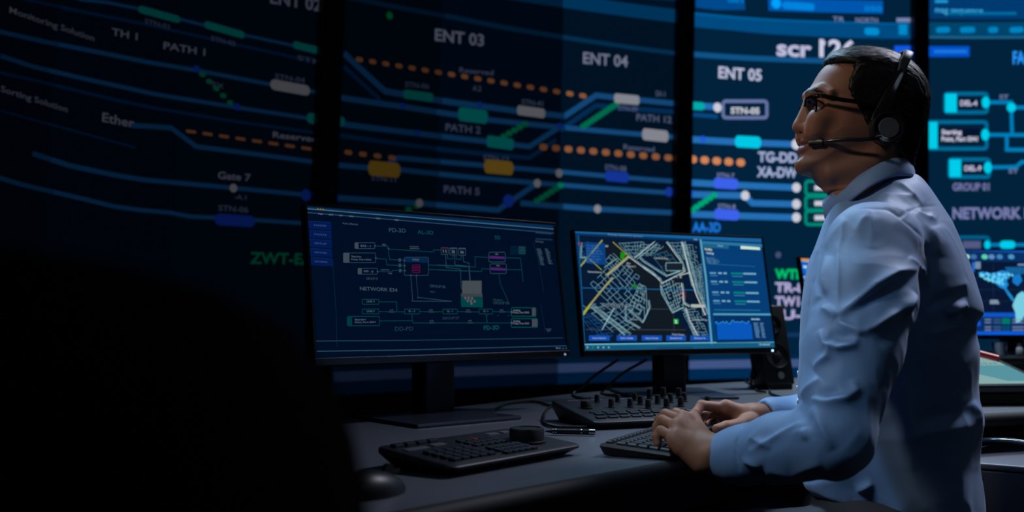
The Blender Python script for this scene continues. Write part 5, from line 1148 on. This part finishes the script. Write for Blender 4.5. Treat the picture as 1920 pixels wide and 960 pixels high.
for pts, amp, wd, sd in (
    (X5((270, 585), (400, 500), (560, 360), (700, 275), (860, 240)), .013, 13, -.35), (X5((300, 640), (470, 470), (640, 370), (830, 300)), -.008, 16, 0),
    (X5((420, 700), (560, 640), (700, 540), (830, 410)), .011, 14, -.3), (X5((560, 760), (700, 660), (790, 560)), -.007, 16, 0),
    (X5((760, 580), (770, 490), (820, 410)), .012, 9, 0), (X5((840, 600), (850, 480), (900, 380), (930, 250)), -.012, 10, 0),
    (X5((170, 660), (220, 760), (300, 790), (400, 765), (440, 715)), .011, 10, 0), (X5((240, 690), (330, 710), (400, 690)), -.009, 13, 0),
    (X5((300, 60), (305, 300), (300, 530)), .0035, 7, 0), (X5((180, 500), (230, 530), (290, 575)), .010, 12, 0), (X5((290, 600), (380, 650), (460, 690)), .008, 9, 0),
    (X5((130, 930), (230, 850), (250, 760)), .010, 11, 0), (X5((150, 120), (150, 330), (190, 430), (100, 520)), -.008, 9, 0), (X5((230, 150), (200, 300), (210, 400)), .006, 14, 0),
    (X5((780, 160), (870, 240), (920, 350)), .008, 9, 0), (X5((870, 60), (950, 170), (960, 330)), -.006, 8, 0),
    (X5((900, 510), (1040, 450), (1190, 395)), -.016, 15, -.2), (X5((1040, 555), (1120, 510), (1200, 480)), .012, 11, 0), (X5((980, 400), (1100, 380), (1200, 330)), .006, 18, 0),
    (X5((1150, 500), (1180, 580), (1240, 610)), -.007, 10, 0), (X5((900, 700), (1040, 660), (1170, 620)), .005, 16, 0),
    (X6((690, 235), (790, 270), (900, 245), (975, 180), (950, 110)), .011, 12, 0), (X6((740, 200), (800, 215), (880, 190)), -.009, 14, 0), (X6((630, 235), (700, 160), (750, 100)), .010, 12, 0),
    (X6((700, 290), (740, 380), (830, 560)), .006, 14, 0), (X6((600, 280), (680, 380), (700, 500)), -.006, 14, 0), (X6((640, 420), (660, 500)), .006, 10, 0),
    (X6((290, 570), (420, 500), (540, 430), (630, 380)), .0055, 7, .3), (X6((290, 480), (380, 520), (430, 550)), .006, 9, 0), (X6((250, 620), (310, 640), (370, 670)), .008, 9, 0), (X6((300, 560), (330, 470)), -.005, 8, 0),
    (X6((400, 690), (560, 720), (760, 640)), .005, 18, 0), (X6((220, 490), (210, 590), (230, 700)), -.0035, 5, 0),
    (X6((650, 770), (780, 830), (950, 885), (1070, 880)), .010, 16, 0), (X6((980, 820), (1090, 775)), .010, 10, 0), (X6((720, 860), (860, 930)), -.008, 12, 0),
    (X6((1350, 400), (1530, 340), (1720, 300)), -.009, 18, 0), (X6((1720, 250), (1760, 330), (1770, 430)), .008, 14, 0), (X6((1250, 500), (1500, 440), (1740, 400)), .006, 20, 0), (X6((1300, 150), (1320, 400), (1340, 700)), .004, 24, 0), (X6((1600, 600), (1650, 760), (1640, 940)), .006, 22, 0),
    (X4((720, 290), (830, 350), (940, 440), (1010, 510)), .0065, 9, -.4), (X4((560, 480), (640, 430), (800, 420), (930, 430)), .0055, 9, .3), (X4((700, 450), (860, 490), (960, 530)), -.006, 12, 0), (X4((640, 470), (740, 530), (880, 580)), .005, 10, 0),
    (X4((930, 560), (1040, 610), (1140, 640)), .006, 10, 0), (X4((990, 540), (1070, 600)), -.006, 10, 0), (X4((560, 560), (470, 640), (400, 760)), .004, 14, 0), (X4((300, 620), (290, 800), (250, 940)), .003, 8, 0), (X4((540, 600), (560, 750), (540, 900)), .003, 16, 0),
    (X4((1090, 700), (1140, 850), (1120, 960)), .005, 22, 0), (X4((130, 900), (220, 760), (330, 640)), .004, 16, 0)):
    stroke(pts, amp*(1.0 if amp > 0 else .55), wd*.9, side=sd)
# seams: yoke, sleeve head, cuff edge
for pts in (X4((400, 545), (560, 540), (680, 545), (740, 575), (800, 612), (860, 570), (1010, 515), (1140, 510)), X4((800, 620), (900, 690), (1000, 800), (1060, 960)), X5((860, 0), (900, 100), (940, 220), (950, 330)), X6((232, 470), (205, 520), (208, 590), (225, 640))): stroke(pts, -.0022, 2.6)
wq = V+np.stack([vnoise(V*9+3), vnoise(V*9+11), vnoise(V*9+17)], 1)*.05
rid = lambda q: 1-2*np.abs(vnoise(q))
n = rid(wq*np.array([13, 7, 13])+2)*.0022+rid(wq*np.array([26, 17, 26])+5)*.0011+vnoise(V*np.array([22, 12, 22]))*.002
nf = np.clip(1-face, 0, 1); disp += n*(.8+.4*nf)
V = V+N*disp[:, None]; V = vsmooth(V, Q, 1, .3)
meshobj('shirt', TF.world(V)-PR, Q, shirtm, person, smooth=True)
shirt = [o for o in person.children if o.name.startswith('shirt')][0]
# collar: stand and folded leaf
NC = TF.at(1628, 340, 0)
top = [(1707, 303, 0), (1697, 299, .030), (1672, 300, .054), (1640, 313, .066), (1605, 334, .062), (1574, 354, .044), (1552, 369, .026), (1541, 379, .014)]
bot = [(1716, 330, 0), (1708, 331, .036), (1680, 331, .066), (1646, 343, .081), (1613, 364, .079), (1590, 383, .062), (1569, 404, .042), (1556, 418, .026)]
def side(pts, s): return [TF.at(p[0], p[1], p[2])*np.array([1, 1, s]) for p in pts]
def ringpts(pts): a = spline(side(pts, 1), 8); b = spline(side(pts, -1), 8); return np.array(b[::-1][:-1]+a)
tp, bt = ringpts(top), ringpts(bot); nn_ = len(tp); V, Fc = [], []
inn = tp+(np.array([NC[0], 0, 0])-tp*np.array([1, 0, 1]))*.05*np.array([1, 0, 1]); inn[:, 1] -= .032
rows = []
for kk, (a, b, t, bul) in enumerate([(inn, inn, 0, 0)]+[(tp, bt, t, .003*math.sin(math.pi*t)) for t in np.linspace(0, 1, 7)]):
    r = a*(1-t)+b*t; c = np.array([NC[0], 0, 0]); o = r*np.array([1, 0, 1])-c; o /= np.linalg.norm(o, axis=1)[:, None]; rows.append(r+o*bul+(np.array([0, .0025, 0]) if kk == 1 else 0))
low = rows[-1].copy(); o = low*np.array([1, 0, 1])-np.array([NC[0], 0, 0]); o /= np.linalg.norm(o, axis=1)[:, None]; rows.append(low-o*.003+np.array([0, .001, 0])); rows.append((tp+bt)/2-o*.006)
for r in rows: V += list(r)
for i in range(len(rows)-1):
    for j in range(nn_-1): Fc.append((i*nn_+j, i*nn_+j+1, (i+1)*nn_+j+1, (i+1)*nn_+j))
co = meshobj('collar', TF.world(np.array(V))-PR, [tuple(f) for f in Fc], shirtm, person, smooth=True)
# buttons on the front edge
for k, (x, y) in enumerate(((1497, 700), (1496, 728), (1497, 752))):
    p = W(x, y, 1.86); bm = bmesh.new(); cyl(bm, (0, 0, 0), .0055, .005, .0022, 18, 'X'); bmobj('button', bm, mat('button_pearl', (190, 196, 205), .25), person, smooth=True, loc=tuple(TF.world([TF.at(x+1, y, .01)])[0]+TF.f*.001-PR), rot=(0, 0, math.atan2(TF.f[1], TF.f[0])))
# trousers with legs and shoes
tm = mat('trouser_wool', (40, 40, 46), .75, bump=.2, bscale=900)
F = Field((-.22, -.70, -.28), (.62, -.20, .28), .007); zl = lambda z: z-TF.o[2]
F = Field((-.24, zl(.0), -.28), (.66, zl(.78), .28), .0075)
F.ell((0, zl(.60), 0), (.150, .15, .155), .03)
for s in (1, -1):
    hp, kn, an = np.array([.0, zl(.565), .095*s]), np.array([.43, zl(.545), .115*s]), np.array([.40, zl(.10), .105*s]); F.caps(hp, kn, .088, .066, .04); F.caps(kn, an, .064, .052, .02)
V, Q = F.mesh(); V = vsmooth(V, Q, 2); V = V+vnormals(V, Q)*(vnoise(V*30)*.004)[:, None]; meshobj('trousers', TF.world(V)-PR, Q, tm, person, smooth=True)
for s in (1, -1):
    bm = bmesh.new(); bmesh.ops.create_uvsphere(bm, u_segments=24, v_segments=12, radius=1)
    for v in bm.verts: v.co = Vector((v.co.x*.14+.06, v.co.y*.047, max(v.co.z*.06*(1-.35*v.co.x), -.0)+.001))
    q = TF.world([[.40, zl(0.0), .105*s]])[0]-PR; bmobj('shoe', bm, M_black, person, smooth=True, loc=tuple(q), rot=(0, 0, math.atan2(TF.f[1], TF.f[0])))

# ---------------------------------------------------------------- glasses
def hw3(px, py, c): return HF.world([H(px, py, c)])[0]
gl = thing('glasses', 'black rectangular glasses on the man\'s face', 'glasses', tuple(hw3(1507, 195, 0))); G0 = hw3(1507, 195, 0)
gm = mat('glasses_frame', (12, 12, 14), .25)
cen = H(1509, 192, 0)
lcb = H(1523, 199, .034)[1]; htop = H(1534, 181, .060)[1]
def lens_ring(s):
    out = []
    fx0 = cen[0]+.0015
    for k in range(28):
        t = 2*math.pi*k/28; ct, st_ = math.cos(t), math.sin(t); sq = lambda v: math.copysign(abs(v)**.55, v)
        c = s*(.0335+.0255*sq(ct)); b = lcb+.0180*sq(st_)*(1-.06*ct); a = fx0-.0075*((abs(c)/.06)**2)+.06*(b-lcb)
        out.append(np.array([a, b, c]))
    return out
for s in (1, -1):
    R_ = lens_ring(s); Pw = [HF.world([p])[0]-G0 for p in R_]
    bm = bmesh.new(); n = len(Pw); vs = []
    ctr = sum(Pw)/n
    for p, q in zip(R_, Pw):
        ins_ = (ctr-q)/np.linalg.norm(ctr-q)
        thick = .0022 if p[1] > lcb else .0011
        vs.append([bm.verts.new(q-ins_*.0008+HF.f*.0012), bm.verts.new(q+ins_*thick+HF.f*.0012), bm.verts.new(q+ins_*thick-HF.f*.0016), bm.verts.new(q-ins_*.0008-HF.f*.0016)])
    for i in range(n):
        for j in range(4): bm.faces.new((vs[i][j], vs[i][(j+1) % 4], vs[(i+1) % n][(j+1) % 4], vs[(i+1) % n][j]))
    bmobj('rim', bm, gm, gl, smooth=True)
    bm = bmesh.new(); vs = [bm.verts.new(p) for p in Pw]; bm.faces.new(vs)
    bmobj('lens', bm, glass('lens_glass', (190, 215, 245), .02, .6), gl)
    # temple arm
    hinge = R_[2]*1.0; bm = bmesh.new()
    pts = [HF.world([np.array([cen[0]-.006, htop, .0595*s])])[0], HF.world([np.array([cen[0]-.014, htop-.0005, .068*s])])[0], HF.world([H(1572, 186, .0775*s)])[0], HF.world([H(1606, 191, .0795*s)])[0], HF.world([H(1650, 200, .0795*s)])[0]]
    P = spline([p-G0 for p in pts], 6); hh = [.0036]*len(P); vs = []
    for i, p in enumerate(P):
        hgt = .0038 if i < len(P)*.75 else .003; vs.append([bm.verts.new(p+HF.l*.0011*a+HF.u*hgt*b) for a, b in ((-1, -1), (1, -1), (1, 1), (-1, 1))])
    for a, b in zip(vs, vs[1:]):
        for j in range(4): bm.faces.new((a[j], a[(j+1) % 4], b[(j+1) % 4], b[j]))
    bm.faces.new(vs[0][::-1]); bm.faces.new(vs[-1]); bmobj('temple_arm', bm, gm, gl)
bm = bmesh.new(); tube(bm, [HF.world([np.array([cen[0]+.003, lcb+.006, c])])[0]-G0+HF.u*.002*(1-abs(c)/.009) for c in np.linspace(-.009, .009, 7)], .0014, 8); bmobj('bridge', bm, gm, gl, smooth=True)

# ---------------------------------------------------------------- headset
hs0 = hw3(1665, 240, .088); hs = thing('headset', 'glossy black headset with grey disc and boom microphone on the man\'s head', 'headset', tuple(hs0))
gloss = mat('gloss_black', (32, 32, 38), .20, coat=.6)
Lf = Matrix(((HF.f[0], HF.u[0], HF.l[0], 0), (HF.f[1], HF.u[1], HF.l[1], 0), (HF.f[2], HF.u[2], HF.l[2], 0), (0, 0, 0, 1)))   # x forward, y up, z out
bm = bmesh.new(); lathe(bm, (0, 0, 0), [(0, -.012), (.026, -.012), (.030, -.008), (.0305, .002), (.0290, .006), (.0265, .0075), (.0235, .0070), (.0205, .0052), (0, .005)], 56, mtx=Lf); bmobj('ear_cup', bm, gloss, hs, smooth=True)
bm = bmesh.new(); lathe(bm, (0, 0, 0), [(0, .0062), (.0175, .0062), (.0182, .0055), (.0182, .004)], 48, mtx=Lf); bmobj('cup_disc', bm, mat('disc_grey', (82, 88, 92), .55), hs, smooth=True)['label'] = 'matt grey round disc'
bm = bmesh.new(); lathe(bm, (0, 0, 0), [(.018, -.020), (.028, -.019), (.0305, -.015), (.028, -.010), (.02, -.010)], 48, mtx=Lf); bmobj('ear_cushion', bm, M_matte, hs, smooth=True)
bm = bmesh.new(); M2 = Matrix.Translation(Vector(-2*(hs0-HF.o)@HF.l*HF.l)) @ Lf @ Matrix.Scale(-1, 4, (0, 0, 1)); lathe(bm, (0, 0, 0), [(0, -.012), (.026, -.012), (.0305, .002), (.0265, .0075), (0, .006)], 40, mtx=M2); bmobj('ear_cup', bm, gloss, hs, smooth=True)
def strap(name, pts, ws, th, m, nrm=None):
    P = [np.array(p)-hs0 for p in pts]; n = len(P); vs = []; bm = bmesh.new()
    for i in range(n):
        t = P[min(i+1, n-1)]-P[max(i-1, 0)]; t /= np.linalg.norm(t); ou = nrm[i] if nrm is not None else HF.l; ou = ou-t*(ou@t); ou /= np.linalg.norm(ou); sd = np.cross(t, ou); ring = []
        for k in range(14):
            a = 2*math.pi*k/14; c, s_ = math.cos(a), math.sin(a); ring.append(bm.verts.new(P[i]+sd*ws[i]/2*math.copysign(abs(c)**.7, c)+ou*th*math.copysign(abs(s_)**.7, s_)))
        vs.append(ring)
    for a, b in zip(vs, vs[1:]):
        for j in range(14): bm.faces.new((a[j], a[(j+1) % 14], b[(j+1) % 14], b[j]))
    bm.faces.new(vs[0][::-1]); bm.faces.new(vs[-1]); return bmobj(name, bm, m, hs, smooth=True)
for s in (1, -1):
    yk = spline([hw3(1663, 243, .0845*s), hw3(1658, 224, .0865*s), hw3(1661, 202, .0895*s), hw3(1674, 170, .0890*s), hw3(1688, 143, .0825*s), hw3(1694, 131, .078*s)], 6); n = len(yk)
    strap('yoke', yk, list(np.interp(np.linspace(0, 1, n), [0, .2, .42, .7, 1], [.056, .048, .028, .018, .015])), .0035, gloss, [HF.l*s]*n)
arc = [np.array([0, 0, 0])]*0
e0 = H(1690, 135, .077); cb = HF.at(1690, 108, 0); r0 = []
for k in range(33):
    th_ = math.pi*k/32; c = .0785*math.cos(th_); hgt = e0[1]+(cb[1]-e0[1]+.004)*math.sin(th_)**.62; r0.append(np.array([e0[0]+(HF.at(1693, 112, 0)[0]-e0[0])*math.sin(th_), hgt, c]))
aw = [HF.world([p])[0] for p in r0]; cn = HF.world([HF.at(1665, 190, 0)])[0]; nr = [(a-cn)/np.linalg.norm(a-cn) for a in aw]
strap('headband', aw, [.0155+.004*math.sin(math.pi*k/32) for k in range(33)], .0040, mat('headband_grey', (44, 50, 56), .5), nr)
mb = spline([hw3(1652, 256, .092), hw3(1638, 259, .094), hw3(1622, 262, .091), hw3(1590, 262, .078), hw3(1560, 264.5, .062), hw3(1538, 267, .046)], 8); n = len(mb)
strap('microphone_boom', mb, list(np.linspace(.0100, .0065, n)), .0026, gloss)
mt = spline([hw3(1544, 266.5, .050), hw3(1532, 267.5, .042), hw3(1518, 269.0, .034)], 6); n = len(mt)
strap('microphone', mt, [.011, .0135]+[.0145]*(n-4)+[.0135, .011], .0052, mat('mic_black', (16, 16, 18), .4))
p = hw3(1640, 222, .0945); bm = bmesh.new(); bmesh.ops.create_uvsphere(bm, u_segments=10, v_segments=8, radius=.0011, matrix=Matrix.Translation(Vector(p-hs0))); bmobj('screw', bm, M_chrome, hs, smooth=True)

# ---------------------------------------------------------------- chairs
def chair(label, loc, rz, seat_z, back_z, bw, bh, group, arms=True, armz=.66):
    t = thing('office_chair', label, 'chair', loc, rz, group); fab = mat('chair_fabric', (15, 15, 18), .85, bump=.3, bscale=700)
    bm = bmesh.new(); bx(bm, (0, 0, seat_z-.04), (.48, .48, .075), 0, .034, 4); bmobj('seat', bm, fab, t, smooth=True)
    bm = bmesh.new(); n = 14; V = []
    for i in range(n+1):
        for j in range(n+1):
            u, v = i/n*2-1, j/n*2-1; sx_ = bw/2*u*math.sqrt(1-v*v*.28*abs(v)**2); sz_ = bh/2*v*math.sqrt(1-u*u*.28*abs(u)**2); V.append((sx_, sz_, u, v))
    fr, bk = [], []
    for sx_, sz_, u, v in V:
        th = .032*(1-max(abs(u), abs(v))**6)+.006; y = -.24+.035*u*u-.02*(v+1)
        fr.append(bm.verts.new((y+th, sx_, back_z+sz_))); bk.append(bm.verts.new((y-th, sx_, back_z+sz_)))
    idx = lambda i, j: i*(n+1)+j
    for i in range(n):
        for j in range(n):
            q = [idx(i, j), idx(i+1, j), idx(i+1, j+1), idx(i, j+1)]; bm.faces.new([fr[k] for k in q]); bm.faces.new([bk[k] for k in q[::-1]])
    bd = [idx(i, 0) for i in range(n)]+[idx(n, j) for j in range(n)]+[idx(i, n) for i in range(n, 0, -1)]+[idx(0, j) for j in range(n, 0, -1)]
    for a, b in zip(bd, bd[1:]+bd[:1]): bm.faces.new((fr[a], bk[a], bk[b], fr[b]))
    bmobj('backrest', bm, fab, t, smooth=True)
    bm = bmesh.new(); tube(bm, spline([(-.05, 0, seat_z-.09), (-.24, 0, seat_z-.08), (-.30, 0, seat_z+.02), (-.285, 0, back_z)], 6), .016, 10); bmobj('back_bar', bm, M_black, t, smooth=True)
    bm = bmesh.new(); cyl(bm, (0, 0, .10), .026, .022, seat_z-.17, 20); bmobj('gas_column', bm, M_post, t, smooth=True)
    for k in range(5):
        a = 2*math.pi*k/5; d = Vector((math.cos(a), math.sin(a), 0)); bm = bmesh.new(); tube(bm, [d*.02+Vector((0, 0, .11)), d*.16+Vector((0, 0, .09)), d*.29+Vector((0, 0, .07))], [.02, .017, .012], 8); bmobj('leg', bm, M_black, t, smooth=True)
        bm = bmesh.new(); cyl(bm, (d.x*.29, d.y*.29-.0, 0.0), .001, .001, .001, 6); bm.free(); bm = bmesh.new(); bmesh.ops.create_uvsphere(bm, u_segments=16, v_segments=10, radius=.028, matrix=Matrix.Translation((d.x*.29, d.y*.29, .029))); bmobj('castor', bm, M_rubber, t, smooth=True)
    if arms:
        for s in (1, -1):
            bm = bmesh.new(); tube(bm, spline([(.02, s*.24, seat_z-.07), (.0, s*.30, seat_z-.02), (-.02, s*.305, armz-.04), (.0, s*.295, armz)], 5), .012, 8); bmobj('arm_post', bm, M_black, t, smooth=True)
            bm = bmesh.new(); bx(bm, (.02, s*.295, armz+.008), (.25, .065, .026), 0, .012, 3); bmobj('armrest', bm, M_matte, t, smooth=True)
    return t
fz = math.atan2(.34, -.94)
chair('black office chair the man is sitting on, mostly out of frame', (.72, 1.83, 0), fz, .478, .52, .40, .12, 'black office chairs', arms=False)
chair('dark blurred office chair added close to the camera to blacken the bottom left', (-.425, .50, 0), 2.12, .47, .805, .56, .40, 'black office chairs')  # guessed chair, added to fill the black lower left corner
# armrest loop of the chair standing in front of the pedestal at the right edge
t = chair('black office chair with a tubular armrest at the right edge in front of the pedestal', (1.50, 1.90, 0), 2.1, .47, .62, .42, .36, 'black office chairs', arms=False)
bm = bmesh.new(); q = t.matrix_basis.inverted() if False else None
aw = [W(1990, 900, 1.98), W(1960, 846, 2.02), W(1915, 832, 2.06), W(1870, 828, 2.10), W(1838, 831, 2.14), W(1826, 845, 2.16), W(1836, 900, 2.12)]
Rz = Matrix.Rotation(-2.1, 4, 'Z'); P = spline([tuple(Rz @ (Vector(p)-Vector((1.50, 1.90, 0)))) for p in aw], 8); tube(bm, P, .009, 10); bmobj('armrest', bm, gloss, t, smooth=True)

# ---------------------------------------------------------------- light
def area(name, loc, target, size, power, col, sy=None, spread=180):
    l = bpy.data.lights.new(name, 'AREA'); l.energy = power; l.color = col; l.size = size; l.spread = math.radians(spread)
    if sy: l.shape = 'RECTANGLE'; l.size_y = sy
    o = link(bpy.data.objects.new(name, l)); o.location = loc; o.rotation_euler = (Vector(target)-Vector(loc)).to_track_quat('-Z', 'Y').to_euler(); return o
area('rim_light_left', (-.3, 3.5, 2.9), (.86, 2.0, 1.05), .45, 1.3, (.30, .64, 1.0), spread=42)  # added area light standing in for the video wall's blue glow
area('ceiling_lamp_front', (-1.2, 1.2, 2.5), (.62, 1.75, 1.05), .22, .5, (1.0, .88, .78), spread=34)
area('ceiling_lamp_over_desk', (.25, 2.95, 2.9), (.80, 1.92, .95), .45, 2.7, (.52, .77, 1.0), spread=35)
area('fill_light_side', (-1.0, .8, 2.5), (.45, 1.6, .80), .25, .26, (.46, .74, 1.0), spread=24)  # added fill for the near forearm, in place of screen light
area('ceiling_lamp_right', (2.1, 2.75, 3.3), (1.0, 2.0, 1.2), .5, 5.5, (.80, .82, 1.0), spread=44)
area('ceiling_lamp_far', (1.7, 3.8, 3.2), (1.35, 3.2, .74), .5, 10, (.72, .88, 1.0), spread=54)
area('fill_light_rear', (2.3, -.6, 3.1), (.95, 1.8, 1.0), .9, .3, (.60, .80, 1.0), spread=60)  # added soft fill from behind the camera, no fixture there
wd_ = bpy.data.worlds.new('World'); SC.world = wd_; wd_.use_nodes = True
wd_.node_tree.nodes['Background'].inputs[0].default_value = (.03, .05, .08, 1); wd_.node_tree.nodes['Background'].inputs[1].default_value = .02
cam = bpy.data.cameras.new('camera'); co = link(bpy.data.objects.new('camera', cam)); SC.camera = co
cam.sensor_width = 36; cam.lens = 36*FPX/1920; cam.clip_start = .02; co.location = (0, 0, CAMH); co.rotation_euler = (math.pi/2+PITCH, 0, 0)
cam.dof.use_dof = True; cam.dof.focus_distance = 1.95; cam.dof.aperture_fstop = 3.1
SC.view_settings.view_transform = 'Standard'; SC.view_settings.look = 'None'; SC.view_settings.gamma = 1; SC.view_settings.use_curve_mapping = False; SC.view_settings.exposure = 0
